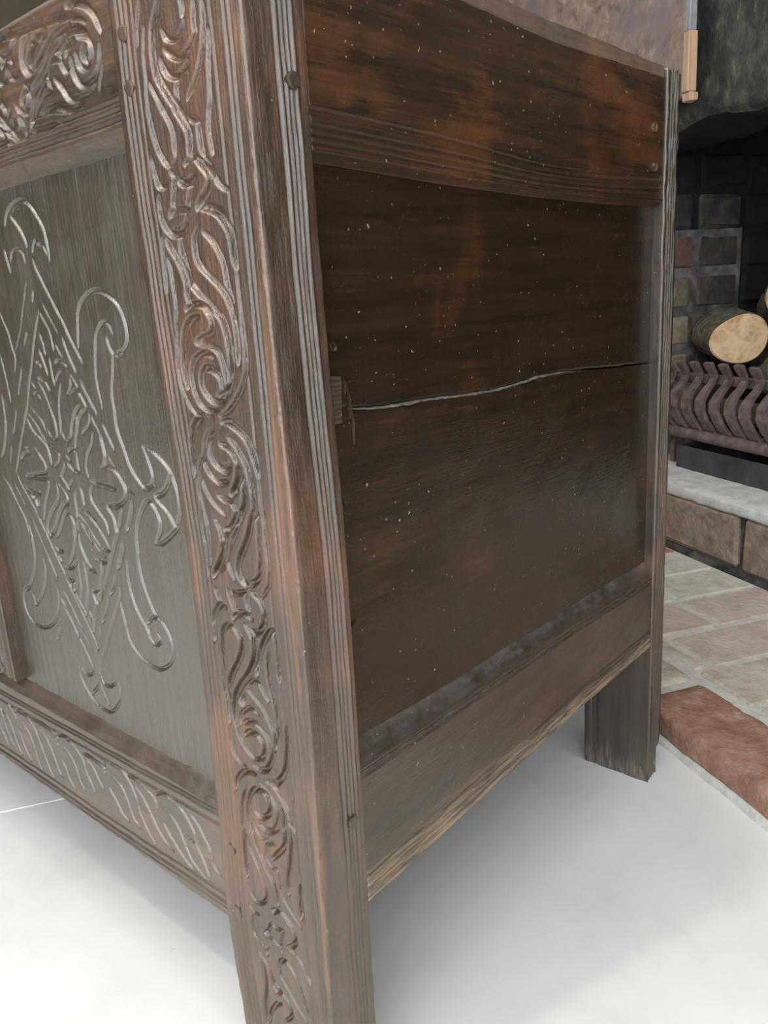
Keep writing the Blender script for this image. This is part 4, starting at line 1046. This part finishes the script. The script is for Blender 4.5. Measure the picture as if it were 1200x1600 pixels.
# lid, back, far side and bottom boards
nyl = 60
yl = np.linspace(0.0375, 0.4695, nyl)
zt0 = smooth_interp(yl, [(0.038, 0.6842), (0.175, 0.6808), (0.278, 0.6778), (0.40, 0.6812), (0.47, 0.6838)])
zt1 = zt0 + 0.0125 - 0.0035 * sstep(yl, 0.30, 0.47)
V = []
for x in (-0.0035, XLEFT + 0.0035):
    for y, a, b in zip(yl, zt0, zt1):
        e = 0.0009 * float(wob(np.array([y * 70.0]), 0, 87)[0])
        V += [(x + e, y, a), (x - 0.0012 + e, y, b)]
q = np.arange(nyl - 1) * 2; o2 = nyl * 2
F = []
for k in q:
    F += [(k, k + 2, k + 3, k + 1), (o2 + k, o2 + k + 1, o2 + k + 3, o2 + k + 2), (k + 1, k + 3, o2 + k + 3, o2 + k + 1), (k, o2 + k, o2 + k + 2, k + 2)]
F += [(0, 1, o2 + 1, o2), (o2 - 2, 2 * o2 - 2, 2 * o2 - 1, o2 - 1)]
mesh_obj('lid', V, F, M['lid'], chest)
box('back_board', (XLEFT + 0.07, 0.4720, 0.16), (-0.0750, 0.4950, 0.678), M['inside'], chest)
box('bottom_board', (XLEFT + 0.04, 0.0400, 0.170), (-0.036, 0.4680, 0.182), M['inside'], chest)
box('far_side_board', (XLEFT + 0.004, 0.0390, 0.155), (XLEFT + 0.024, 0.4690, 0.680), M['side_panel'], chest, 0.002)

# oak pegs that pin the joints
def peg(pos, face, r=0.0040, proud=0.0006, seed=1):
    rng = random.Random(seed)
    n = 12; V = []; F = []
    for ring_r, h in ((1.0, -0.003), (1.0, proud * 0.5), (0.72, proud)):
        for k in range(n):
            a = 2 * math.pi * k / n
            rr = r * ring_r * (1 + rng.uniform(-0.12, 0.12))
            u, v = rr * math.cos(a), rr * math.sin(a)
            V.append((pos[0] + u, -h, pos[1] + v) if face == 'front' else (h, pos[0] + u, pos[1] + v))
    for j in range(2):
        for k in range(n):
            F.append((j * n + k, j * n + (k + 1) % n, (j + 1) * n + (k + 1) % n, (j + 1) * n + k))
    F.append([2 * n + k for k in range(n)])
    o = mesh_obj('peg', V, F, M['peg'], chest)
    fix_normals(o)
    return o
for i, q in enumerate(((-0.0919, 0.6535), (-0.0924, 0.6283), (-0.0878, 0.1719), (-0.0888, 0.1226))):
    peg(q, 'front', seed=i)
for i, q in enumerate(((0.0277, 0.6174), (0.0282, 0.2141))):
    peg(q, 'side', seed=10 + i)
for i, q in enumerate(((0.4476, 0.6420), (0.4497, 0.6111))):
    peg(q, 'side', r=0.0038, proud=-0.0012, seed=20 + i)
# small nail heads in the side panel beside the stile
for i, q in enumerate(((0.0375, 0.5200), (0.0400, 0.4940), (0.0450, 0.4930), (0.0420, 0.4270), (0.0420, 0.4080), (0.0440, 0.3360))):
    o = peg(q, 'side', r=0.0022, proud=-0.0085, seed=30 + i); o.name = 'nail_head'

# ------------------------------------------------------------------ floor
M['tile'] = mottled('pale_stone_tile', [(0.30, (0.735, 0.73, 0.69)), (0.52, (0.80, 0.79, 0.745)), (0.75, (0.83, 0.815, 0.77))], scale=9.0, rough=0.42, bump_s=0.10, bump_d=0.0006, second=(70.0, 0.70, 0.76, (0.62, 0.63, 0.60)))
M['grout'] = mottled('white_grout', [(0.3, (0.80, 0.80, 0.77)), (0.7, (0.88, 0.88, 0.85))], scale=60, rough=0.9, bump_s=0.1)
floor = box('floor', (-3.5, -3.3, -0.06), (2.7, 1.3, -0.0010), M['grout'])
floor.rotation_euler.z = ROT
structure(floor)
rng = random.Random(3)
tile_me = None
for i in range(-5, 6):
    for j in range(-3, 1):
        d0 = -0.466 + 0.610 * i; n0 = -0.350 + 1.22 * j
        if tile_me is None:
            t0 = box('tile', (0.0014, 0.0014, -0.010), (0.610 - 0.0014, 1.22 - 0.0014, 0.0), M['tile'], floor, 0.0006)
            tile_me = t0.data
        else:
            t0 = bpy.data.objects.new('tile', tile_me); link(t0, floor)
        t0.location = (d0, n0, 0)

# ------------------------------------------------------------------ hearth
def brick_mat(name, stops, soot=0.0):
    return mottled(name, stops, scale=38.0, rough=0.88, bump_s=0.7, bump_d=0.004, second=(18.0, 0.62, 0.78, (0.42, 0.38, 0.32)) if soot == 0 else (14.0, 0.40, 0.65, (0.035, 0.032, 0.028)))
M['brick_red'] = brick_mat('red_brick', [(0.25, (0.19, 0.11, 0.08)), (0.42, (0.33, 0.165, 0.105)), (0.58, (0.42, 0.235, 0.165)), (0.78, (0.54, 0.40, 0.32))])
M['brick_pink'] = brick_mat('pink_brick', [(0.25, (0.44, 0.33, 0.265)), (0.5, (0.58, 0.455, 0.375)), (0.78, (0.68, 0.57, 0.48))])
M['brick_buff'] = brick_mat('buff_brick', [(0.25, (0.40, 0.33, 0.24)), (0.5, (0.56, 0.475, 0.36)), (0.78, (0.68, 0.60, 0.49))])
M['brick_grey'] = brick_mat('grey_buff_brick', [(0.25, (0.48, 0.43, 0.36)), (0.5, (0.63, 0.58, 0.49)), (0.78, (0.73, 0.68, 0.59))])
M['brick_brown'] = brick_mat('brown_brick', [(0.25, (0.14, 0.105, 0.078)), (0.5, (0.27, 0.20, 0.145)), (0.78, (0.42, 0.33, 0.24))])
M['brick_sooty'] = brick_mat('sooty_brick', [(0.25, (0.045, 0.035, 0.028)), (0.5, (0.10, 0.075, 0.055)), (0.78, (0.17, 0.13, 0.095))], soot=1)
M['brick_rust'] = brick_mat('dull_rust_brick', [(0.25, (0.09, 0.05, 0.035)), (0.5, (0.17, 0.085, 0.06)), (0.78, (0.24, 0.14, 0.10))])
M['brick_tan'] = brick_mat('dull_tan_brick', [(0.25, (0.11, 0.085, 0.05)), (0.5, (0.19, 0.15, 0.09)), (0.78, (0.27, 0.22, 0.15))])
M['mortar'] = mottled('lime_mortar', [(0.3, (0.52, 0.49, 0.43)), (0.55, (0.66, 0.63, 0.56)), (0.8, (0.75, 0.72, 0.64))], scale=55, rough=0.95, bump_s=0.6)
M['mortar_old'] = mottled('dusty_mortar', [(0.3, (0.07, 0.065, 0.058)), (0.52, (0.20, 0.185, 0.16)), (0.8, (0.36, 0.34, 0.30))], scale=26, rough=0.95, bump_s=0.6, second=(9.0, 0.42, 0.62, (0.04, 0.037, 0.033)))
M['ash'] = mottled('ashy_stone', [(0.3, (0.45, 0.44, 0.41)), (0.55, (0.62, 0.60, 0.55)), (0.8, (0.72, 0.69, 0.62))], scale=32, rough=0.95, bump_s=0.5)
M['soot'] = mottled('soot_black', [(0.3, (0.006, 0.006, 0.006)), (0.6, (0.016, 0.015, 0.014)), (0.85, (0.035, 0.034, 0.032))], scale=20, rough=0.9, bump_s=0.5)
M['lintel'] = mottled('sooty_stone', [(0.30, (0.014, 0.014, 0.012)), (0.47, (0.040, 0.038, 0.031)), (0.60, (0.085, 0.078, 0.056)), (0.74, (0.26, 0.24, 0.18))], scale=30, rough=0.85, bump_s=0.7, bump_d=0.006, stretch=(1, 1, 0.6))
M['slab'] = mottled('mottled_brown_slab', [(0.30, (0.13, 0.095, 0.085)), (0.45, (0.26, 0.18, 0.135)), (0.58, (0.35, 0.25, 0.18)), (0.72, (0.52, 0.41, 0.30))], scale=30, rough=0.7, bump_s=0.35, bump_d=0.003, second=(6.0, 0.50, 0.68, (0.21, 0.17, 0.175)))

hearth = thing('brick_hearth', 'low hearth of worn red and buff bricks in front of the fire opening', 'hearth', (0, 0, 0), ROT)
HZ = 0.037
box('mortar_bed', (-1.75, 0.4665, 0.0), (0.95, 0.846, HZ - 0.0028), M['mortar'], hearth, 0.003)
rng = random.Random(8)
fv = []; ff = []
xsf = np.linspace(-1.74, 0.94, 120)
fa = 0.4560 + 0.0016 * wob(xsf * 60, 0, 95); fz = 0.0085 + 0.003 * wob(xsf * 75, 1, 96)
for x, a, z in zip(xsf, fa, fz):
    fv += [(x, a, 0.0), (x, 0.4590, z), (x, 0.4670, z), (x, 0.4670, 0.0)]
for k in range(119):
    for e in range(3):
        ff.append((4 * k + e, 4 * k + 4 + e, 4 * k + 5 + e, 4 * k + 1 + e))
mesh_obj('mortar_fillet', fv, ff, M['mortar'], hearth, smooth=len(ff))
def brick_round(name, lo, hi, mat, parent, seed, nx=26, ny=12, nzz=7, r=0.008, amp=0.0022):
    """worn brick: dense box with rounded, crumbled arrises"""
    rs = np.random.RandomState(seed)
    lo = np.array(lo); hi = np.array(hi); c = (lo + hi) / 2; hs = (hi - lo) / 2
    V = []; F = []; mp = {}
    def vid(i, j, k):
        if (i, j, k) in mp:
            return mp[(i, j, k)]
        u = np.array([i / nx * 2 - 1, j / ny * 2 - 1, k / nzz * 2 - 1]) * hs
        inner = np.clip(u, -(hs - r), hs - r)
        dv = u - inner; L = np.linalg.norm(dv)
        p = inner + (dv / L * r if L > 1e-9 else 0)
        mp[(i, j, k)] = len(V); V.append(c + p)
        return mp[(i, j, k)]
    for i in range(nx):
        for j in range(ny):
            F.append((vid(i, j, 0), vid(i, j + 1, 0), vid(i + 1, j + 1, 0), vid(i + 1, j, 0)))
            F.append((vid(i, j, nzz), vid(i + 1, j, nzz), vid(i + 1, j + 1, nzz), vid(i, j + 1, nzz)))
    for i in range(nx):
        for k in range(nzz):
            F.append((vid(i, 0, k), vid(i + 1, 0, k), vid(i + 1, 0, k + 1), vid(i, 0, k + 1)))
            F.append((vid(i, ny, k), vid(i, ny, k + 1), vid(i + 1, ny, k + 1), vid(i + 1, ny, k)))
    for j in range(ny):
        for k in range(nzz):
            F.append((vid(0, j, k), vid(0, j, k + 1), vid(0, j + 1, k + 1), vid(0, j + 1, k)))
            F.append((vid(nx, j, k), vid(nx, j + 1, k), vid(nx, j + 1, k + 1), vid(nx, j, k + 1)))
    V = np.array(V)
    nse = np.stack([wob(V[:, 0] * 90 + a * 9, V[:, 1] * 90 + V[:, 2] * 70, seed + a) for a in range(3)], -1)
    fine = np.stack([wob(V[:, 0] * 330 + a * 5, V[:, 1] * 330 + V[:, 2] * 300, seed + 7 + a) for a in range(3)], -1)
    V = V + nse * amp * 0.6 + fine * amp * 0.35
    V[:, 2] = np.minimum(V[:, 2], hi[2] + 0.0005)
    return mesh_obj(name, V, F, mat, parent, smooth=len(F))

# front course: stretchers laid along the edge
edges = [-1.71, -1.485, -1.26, -1.035, -0.81, -0.588, -0.362, -0.132, 0.095, 0.32, 0.545, 0.77]
for i in range(len(edges) - 1):
    a, b = edges[i] + 0.006, edges[i + 1] - 0.006
    near = i in (5, 6, 7)
    mt = M['brick_red'] if i in (6, 7, 3, 9) else M['brick_buff'] if i == 5 else M['brick_pink']
    if near:
        brick_round('brick', (a, 0.4600, 0.004), (b, 0.5500, HZ + 0.001), mt, hearth, 100 + i)
    else:
        box('brick', (a, 0.4600, 0.004), (b, 0.5500, HZ), mt, hearth, 0.006, 0.0015, rng)
# behind it: columns of bricks running back to the fire, joints staggered
cols_ = [-0.690, -0.590, -0.486, -0.385, -0.283, -0.182, -0.080, 0.022]
offs = {-0.690: 0.690, -0.590: 0.686, -0.486: 0.590, -0.385: 0.780, -0.283: 0.660, -0.182: 0.760, -0.080: 0.640}
all_cols = [-0.690 - 0.102 * k for k in range(10, 0, -1)] + cols_ + [0.022 + 0.102 * k for k in range(1, 9)]
pal = ['brick_pink', 'brick_grey', 'brick_pink', 'brick_buff', 'brick_grey', 'brick_red', 'brick_pink']
for i in range(len(all_cols) - 1):
    a, b = all_cols[i] + 0.005, all_cols[i + 1] - 0.005
    jn = offs.get(round(all_cols[i], 3), 0.60 + 0.17 * ((i * 37) % 10) / 10)
    for q, (n0, n1) in enumerate(((0.565, jn - 0.005), (jn + 0.005, 0.840))):
        mt = M[pal[(i * 3 + q * 2) % len(pal)]]
        if abs(all_cols[i] + 0.590) < 1e-6: mt = M['brick_pink'] if q == 0 else M['brick_pink']
        if abs(all_cols[i] + 0.690) < 1e-6: mt = M['brick_grey']
        if abs(all_cols[i] + 0.486) < 1e-6: mt = M['brick_buff'] if q == 0 else M['brick_pink']
        if abs(all_cols[i] + 0.385) < 1e-6: mt = M['brick_buff']
        if n1 - n0 > 0.012:
            box('brick', (a, n0, 0.006), (b, n1, HZ + rng.uniform(-0.0012, 0.0008)), mt, hearth, 0.0035, 0.0012, rng)

# ------------------------------------------------------------------ fireplace
fire = thing('fireplace', 'soot-blackened brick fireplace opening under a dark stone lintel', 'fireplace', (0, 0, 0), ROT)
# raised base: a course of bricks on edge with a mortar cap
box('base_core', (-1.30, 0.856, 0.0), (0.55, 1.36, 0.138), M['mortar_old'], fire)
ed = [-1.098, -0.872, -0.645, -0.425, -0.205, 0.015, 0.235, 0.455]
for i in range(len(ed) - 1):
    box('brick', (ed[i] + 0.007, 0.8470, 0.046), (ed[i + 1] - 0.007, 0.90, 0.137), M['brick_brown'] if i % 2 else M['brick_grey'] if i == 4 else M['brick_brown'], fire, 0.006, 0.002, rng)
cap = brick_round('hearthstone', (-1.10, 0.8450, 0.136), (0.48, 1.32, 0.159), M['ash'], fire, 77, nx=90, ny=16, nzz=4, r=0.006, amp=0.0030)
# left cheek of the opening: brick headers
JD = -1.05
box('cheek_core', (-1.40, 0.862, 0.155), (JD - 0.0045, 1.170, 0.615), M['mortar_old'], fire)
box('cheek_core', (-1.40, 0.862, 0.616), (JD - 0.008, 1.36, 1.50), M['soot'], fire)
box('cheek_core', (-1.40, 1.171, 0.155), (JD - 0.008, 1.36, 0.615), M['soot'], fire)
pitch = 0.0775
for r in range(8):
    z0 = 0.1465 + pitch * r + 0.004
    sh = 0.0 if r % 2 == 0 else 0.002
    for (n0, n1) in ((0.865, 0.940), (0.953, 1.049), (1.062, 1.164), (1.176, 1.285)):
        mt = M['brick_brown'] if n1 < 1.06 and r != 5 else M['brick_sooty']
        if n1 < 1.06 and r == 5:
            mt = M['brick_rust']
        if n1 < 1.06 and r == 4:
            mt = M['brick_tan']
        if r >= 6:
            mt = M['brick_sooty'] if r == 6 else M['soot']
        if n0 > 1.17:
            mt = M['soot']
        box('brick', (JD - 0.055, n0 + sh, z0), (JD + rng.uniform(-0.002, 0.003), n1 + sh, z0 + 0.0655), mt, fire, 0.007, 0.0028, rng)
box('fire_back', (-1.40, 1.30, 0.14), (0.60, 1.42, 2.05), M['soot'], fire)
box('right_cheek', (0.30, 0.862, 0.0), (0.62, 1.36, 1.60), M['soot'], fire)
box('flue_hood', (-1.40, 1.02, 0.98), (0.60, 1.36, 1.02), M['soot'], fire)
# dark lintel stone with a rough lower arris
nl, nzl = 150, 60
xl = np.linspace(-1.45, 0.62, nl)
tl = np.linspace(0, 1, nzl)
zb = 0.757 + 0.010 * np.exp(-((xl + 0.78) / 0.05) ** 2) - 0.020 * sstep(xl, -0.72, -0.50) + 0.004 * wob(xl * 40, 0, 91) + 0.0025 * wob(xl * 190, 0, 92) + 0.0
X = np.repeat(xl[None, :], nzl, 0); Zl = zb[None, :] + (1.30 - zb)[None, :] * (tl[:, None] ** 1.6)
Yl = 0.852 + 0.004 * wob(X * 25, Zl * 25, 93) + 0.0022 * wob(X * 120, Zl * 110, 94) + 0.010 * np.exp(-((Zl - zb[None, :]) / 0.007) ** 2)
V = np.stack([X, Yl, Zl], -1).reshape(-1, 3)
idx = np.arange(nzl * nl).reshape(nzl, nl)
quads = np.stack([idx[:-1, :-1], idx[:-1, 1:], idx[1:, 1:], idx[1:, :-1]], -1).reshape(-1, 4)
bk = np.stack([X, np.full_like(X, 1.02), Zl], -1)[[0, -1]].reshape(-1, 3)
n0 = len(V)
extra = []
for k in range(nl - 1):
    extra.append((idx[0, k], n0 + k, n0 + k + 1, idx[0, k + 1]))
    extra.append((idx[-1, k], idx[-1, k + 1], n0 + nl + k + 1, n0 + nl + k))
    extra.append((n0 + k, n0 + nl + k, n0 + nl + k + 1, n0 + k + 1))
lint = mesh_obj('lintel', np.vstack([V, bk]), (quads, extra), M['lintel'], fire, smooth=len(quads))
lint.data.materials.append(M['soot'])
for k in range(nl - 1):
    lint.data.polygons[len(quads) + 3 * k].material_index = 1
    lint.data.polygons[len(quads) + 3 * k + 2].material_index = 1

# chimney breast faced with mottled slabs, its end trimmed by a broken lath
breast = box('wall_breast', (-3.42, 0.8125, 0.80), (-0.86, 0.850, 2.06), M['mortar'])
breast.rotation_euler.z = ROT; structure(breast)
box('slab', (-1.370, 0.800, 0.790), (-0.766, 0.812, 2.05), M['slab'], breast, 0.003)
for a, b in ((-2.02, -1.382), (-2.67, -2.032), (-3.40, -2.682)):
    box('slab', (a, 0.800, 0.790), (b, 0.812, 2.05), M['slab'], breast, 0.003)
M['lath'] = wood('bare_lath', 'Z', (0.40, 0.24, 0.14), (0.62, 0.42, 0.27), (0.55, 0.33, 0.2), 0.3, rough=(0.6, 0.8), ior=1.45, flecks=0.9)
M['paint'] = mottled('grey_paint', [(0.3, (0.22, 0.22, 0.23)), (0.7, (0.38, 0.37, 0.37))], scale=30, rough=0.6)
lath = thing('wooden_lath', 'broken strip of pale bare wood on the edge of the brown slab', 'lath', (0, 0, 0), ROT)
box('strip', (-0.7655, 0.797, 0.7955), (-0.7505, 0.812, 0.8800), M['lath'], lath, 0.0012, 0.0006, rng)
box('lower_stub', (-0.7665, 0.799, 0.7830), (-0.7480, 0.815, 0.7950), M['lath'], lath, 0.0012, 0.0008, rng)
box('painted_strip', (-0.7655, 0.799, 0.8805), (-0.7535, 0.812, 1.30), M['paint'], lath, 0.0012)

# remaining shell of the room
M['wall'] = mottled('cream_plaster', [(0.3, (0.72, 0.70, 0.65)), (0.7, (0.80, 0.78, 0.73))], scale=6, rough=0.9, bump_s=0.1)
def shell(name, lo, hi, mat):
    o = box(name, lo, hi, mat); o.rotation_euler.z = ROT
    return structure(o)
shell('wall_back', (-3.5, 0.852, 0.0), (-1.40, 1.30, 2.2), M['wall'])
shell('wall_back', (0.62, 0.852, 0.0), (2.7, 1.30, 2.2), M['wall'])
shell('wall_back', (-1.40, 0.858, 1.30), (0.62, 1.30, 2.2), M['lintel'])
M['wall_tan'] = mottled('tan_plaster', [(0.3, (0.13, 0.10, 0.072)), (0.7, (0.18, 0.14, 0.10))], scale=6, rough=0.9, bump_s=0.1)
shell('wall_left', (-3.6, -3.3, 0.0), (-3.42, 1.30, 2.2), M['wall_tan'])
shell('wall_right', (2.60, 0.0, 0.0), (2.72, 1.30, 2.2), M['wall'])
shell('wall_right', (2.60, -3.3, 0.0), (2.72, -2.7, 2.2), M['wall'])
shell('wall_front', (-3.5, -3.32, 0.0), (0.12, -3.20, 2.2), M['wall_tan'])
shell('wall_front', (2.38, -3.32, 0.0), (2.7, -3.20, 2.2), M['wall'])
M['ceiling'] = mottled('off_white_ceiling', [(0.3, (0.70, 0.68, 0.64)), (0.7, (0.77, 0.75, 0.71))], scale=6, rough=0.9, bump_s=0.1)
shell('ceiling', (-3.6, -3.3, 2.10), (2.72, 1.40, 2.2), M['ceiling'])

# window frames around the daylight
M['white_paint'] = mottled('white_paint', [(0.3, (0.72, 0.72, 0.70)), (0.7, (0.78, 0.78, 0.76))], scale=20, rough=0.5, bump_s=0.05)
def window(name, along, at, a0, a1, z0, z1):
    bars = [(a0 - 0.03, a1 + 0.03, z0 - 0.03, z0 + 0.03), (a0 - 0.03, a1 + 0.03, z1 - 0.03, z1 + 0.03)]
    bars += [(a - 0.025, a + 0.025, z0 + 0.03, z1 - 0.03) for a in np.linspace(a0, a1, 4)]
    V = []; F = []
    for (p0, p1, q0, q1) in bars:
        n0 = len(V)
        for u in (p0, p1):
            for t_ in (at - 0.02, at + 0.02):
                for q in (q0, q1):
                    V.append((t_, u, q) if along == 'n' else (u, t_, q))
        F += [tuple(n0 + i for i in f) for f in ((0, 1, 3, 2), (4, 6, 7, 5), (0, 4, 5, 1), (2, 3, 7, 6), (0, 2, 6, 4), (1, 5, 7, 3))]
    o = mesh_obj(name, V, F, M['white_paint']); fix_normals(o); o.rotation_euler.z = ROT
    return structure(o)
window('window_1', 'n', 2.615, -2.68, -0.02, 0.04, 2.05)
window('window_2', 'd', -3.215, 0.14, 2.36, 0.04, 2.05)

# ------------------------------------------------------------------ grate, ash pan, logs
M['rust'] = mottled('rusty_iron', [(0.3, (0.075, 0.050, 0.042)), (0.55, (0.155, 0.108, 0.095)), (0.8, (0.26, 0.20, 0.18))], scale=60, rough=0.6, bump_s=0.5, bump_d=0.0015, spec=0.6)
M['iron'] = mottled('grey_iron', [(0.3, (0.028, 0.030, 0.031)), (0.6, (0.055, 0.056, 0.056)), (0.85, (0.10, 0.10, 0.10))], scale=26, rough=0.55, bump_s=0.3, bump_d=0.001)
grate = thing('fire_grate', 'rusty iron fire grate with a row of curled flat bars', 'grate', (0, 0, 0), ROT)
GN = 0.952
def ribbon(name, path, width, thick, mat, parent, lean=0.0):
    """flat iron bar: path of (d, n, z), width per point along d"""
    P = np.array(path, float); n = len(P)
    V = []; F = []
    T = np.gradient(P, axis=0)
    for i in range(n):
        tt = T[i] / np.linalg.norm(T[i]); nn = np.array([0, -tt[2], tt[1]])
        L = np.linalg.norm(nn); nn = nn / L if L > 1e-6 else np.array([0, -1, 0])
        for sx, sn in ((-1, -1), (1, -1), (1, 1), (-1, 1)):
            V.append(P[i] + np.array([sx * width[i] / 2, 0, 0]) + nn * sn * thick / 2)
    for i in range(n - 1):
        for k in range(4):
            F.append((i * 4 + k, i * 4 + (k + 1) % 4, (i + 1) * 4 + (k + 1) % 4, (i + 1) * 4 + k))
    F += [(3, 2, 1, 0), ((n - 1) * 4, (n - 1) * 4 + 1, (n - 1) * 4 + 2, (n - 1) * 4 + 3)]
    o = mesh_obj(name, V, F, mat, parent); fix_normals(o)
    return o
zz = np.array([0.232, 0.245, 0.262, 0.280, 0.297, 0.312, 0.326, 0.338, 0.348, 0.358, 0.366])
nnv = np.array([0.006, -0.006, -0.016, -0.021, -0.019, -0.011, -0.001, 0.004, 0.001, -0.005, -0.009]) 
wdt = np.array([0.021, 0.021, 0.0215, 0.022, 0.021, 0.018, 0.013, 0.0125, 0.0165, 0.0195, 0.0205])
ddv = np.array([0.012, 0.008, 0.003, -0.003, -0.006, -0.004, 0.000, 0.002, 0.001, 0.000, -0.001])
rng = random.Random(5)
for k in range(12):
    d0 = -0.9785 + 0.0398 * k
    j = rng.uniform(-0.0012, 0.0012)
    ribbon('bar', [(d0 + dd + j, GN + nv, z + j) for dd, nv, z in zip(ddv, nnv, zz)], wdt, 0.0075, M['rust'], grate)
box('cross_bar', (-1.005, GN + 0.012, 0.324), (-0.50, GN + 0.026, 0.342), M['rust'], grate, 0.002)
ribbon_pts = [(-1.015 + 0.53 * q / 12, GN + 0.002 - 0.006 * math.sin(math.pi * q / 12), 0.228) for q in range(13)]
V = []; F = []
for (d0, n0, z0) in ribbon_pts:
    for a in range(8):
        an = 2 * math.pi * a / 8
        V.append((d0, n0 + 0.013 * math.cos(an), z0 + 0.012 * math.sin(an)))
for i in range(12):
    for a in range(8):
        F.append((i * 8 + a, i * 8 + (a + 1) % 8, (i + 1) * 8 + (a + 1) % 8, (i + 1) * 8 + a))
F += [list(range(7, -1, -1)), list(range(96, 104))]
o = mesh_obj('base_rail', V, F, M['rust'], grate, smooth=96); fix_normals(o)
for k in range(9):
    box('fire_bar', (-0.98 + 0.055 * k, GN + 0.01, 0.222), (-0.968 + 0.055 * k, GN + 0.24, 0.236), M['rust'], grate)
for d0 in (-0.99, -0.53):
    for n0 in (GN + 0.012, GN + 0.22):
        box('leg', (d0, n0, 0.159), (d0 + 0.014, n0 + 0.014, 0.226), M['rust'], grate)
box('back_rail', (-1.005, GN + 0.236, 0.222), (-0.50, GN + 0.250, 0.236), M['rust'], grate)

pan = thing('ash_pan', 'dark grey iron ash pan below the grate', 'ash pan', (0, 0, 0), ROT)
pd0, pd1, pn0, pn1, pz0, pz1 = -0.938, -0.565, 0.9405, 1.16, 0.1592, 0.2035
box('front_plate', (pd0, pn0, pz0), (pd1, pn0 + 0.005, pz1), M['iron'], pan, 0.0012)
box('side_plate', (pd0, pn0 + 0.005, pz0), (pd0 + 0.004, pn1, pz1), M['iron'], pan)
box('side_plate', (pd1 - 0.004, pn0 + 0.005, pz0), (pd1, pn1, pz1), M['iron'], pan)
box('back_plate', (pd0, pn1, pz0), (pd1, pn1 + 0.004, pz1), M['iron'], pan)
box('base_plate', (pd0 + 0.004, pn0 + 0.005, pz0), (pd1 - 0.004, pn1, pz0 + 0.003), M['iron'], pan)

M['bark'] = mottled('lichened_bark', [(0.25, (0.045, 0.036, 0.025)), (0.48, (0.14, 0.115, 0.075)), (0.66, (0.25, 0.22, 0.15)), (0.85, (0.38, 0.37, 0.28))], scale=55, rough=0.95, bump_s=1.0, bump_d=0.008)
mt, nt, bs = new_mat('cut_end_grain')
v = coords(nt)
sepn = noise(nt, v, 34, 5, 0.6, 0.5)
colr = ramp(nt, sepn, [(0.28, (0.42, 0.22, 0.10)), (0.45, (0.66, 0.44, 0.23)), (0.62, (0.76, 0.57, 0.34)), (0.8, (0.80, 0.66, 0.46))])
nt.links.new(colr, bs.inputs['Base Color']); bs.inputs['Roughness'].default_value = 0.85
bump(nt, bs, noise(nt, v, 160, 4, 0.6), 0.25, 0.001)
M['cut'] = mt

def log(name, label, end, far, r, seed, group='logs laid on the grate', squash=1.0):
    root = thing(name, label, 'log', room(*end), 0.0, group)
    e = np.array(room(*end)); f = np.array(room(*far)); ax = f - e; L = np.linalg.norm(ax); ax /= L
    u = np.cross(ax, [0, 0, 1]); u /= np.linalg.norm(u); w_ = np.cross(u, ax)
    ns, na = 18, 34
    rs = np.random.RandomState(seed)
    ph = rs.uniform(0, 6.28, 4)
    V = []
    for i in range(ns):
        s = i / (ns - 1) * L
        for a in range(na):
            t = 2 * math.pi * a / na
            rr = r * (1 + 0.07 * math.sin(2 * t + ph[0]) + 0.04 * math.sin(3 * t + ph[1])) + 0.0050 * float(wob(np.array([t * 3.0]), s * 90, seed)[0]) * (i > 0) + 0.0022 * float(wob(np.array([t * 9.0]), s * 240, seed + 1)[0]) * (i > 0)
            q = ax * s + u * rr * math.cos(t) + w_ * rr * math.sin(t) * squash
            V.append(q)
    F = []
    for i in range(ns - 1):
        for a in range(na):
            F.append((i * na + a, i * na + (a + 1) % na, (i + 1) * na + (a + 1) % na, (i + 1) * na + a))
    nb_ = len(F)
    F.append([(ns - 1) * na + a for a in range(na)])
    o = mesh_obj('bark', V, F, M['bark'], root, smooth=nb_); fix_normals(o)
    V2 = [np.array(V[a]) * 0.94 - ax * 0.0035 for a in range(na)] + [np.array(V[a]) * 0.99 for a in range(na)] + [-ax * 0.0045]
    F2 = [(a, (a + 1) % na, 2 * na) for a in range(na)] + [(na + a, na + (a + 1) % na, (a + 1) % na, a) for a in range(na)]
    o = mesh_obj('cut_end', V2, F2, M['cut'], root); fix_normals(o)
    return root
log('log', 'thick mossy log with a pale round cut end nearest the chest', (-0.858, 1.010, 0.405), (-1.020, 1.095, 0.412), 0.050, 201, squash=0.95)
log('log', 'upper log with a pale split end lying behind the rounder one', (-0.845, 1.105, 0.478), (-1.000, 1.225, 0.445), 0.040, 202)
log('log', 'lower log with a pale end resting on the grate bars to the right', (-0.745, 1.030, 0.340), (-0.930, 1.140, 0.330), 0.038, 203)
log('log', 'thin dark log lying across the bottom of the grate', (-0.600, 1.005, 0.264), (-0.960, 1.045, 0.262), 0.022, 204)
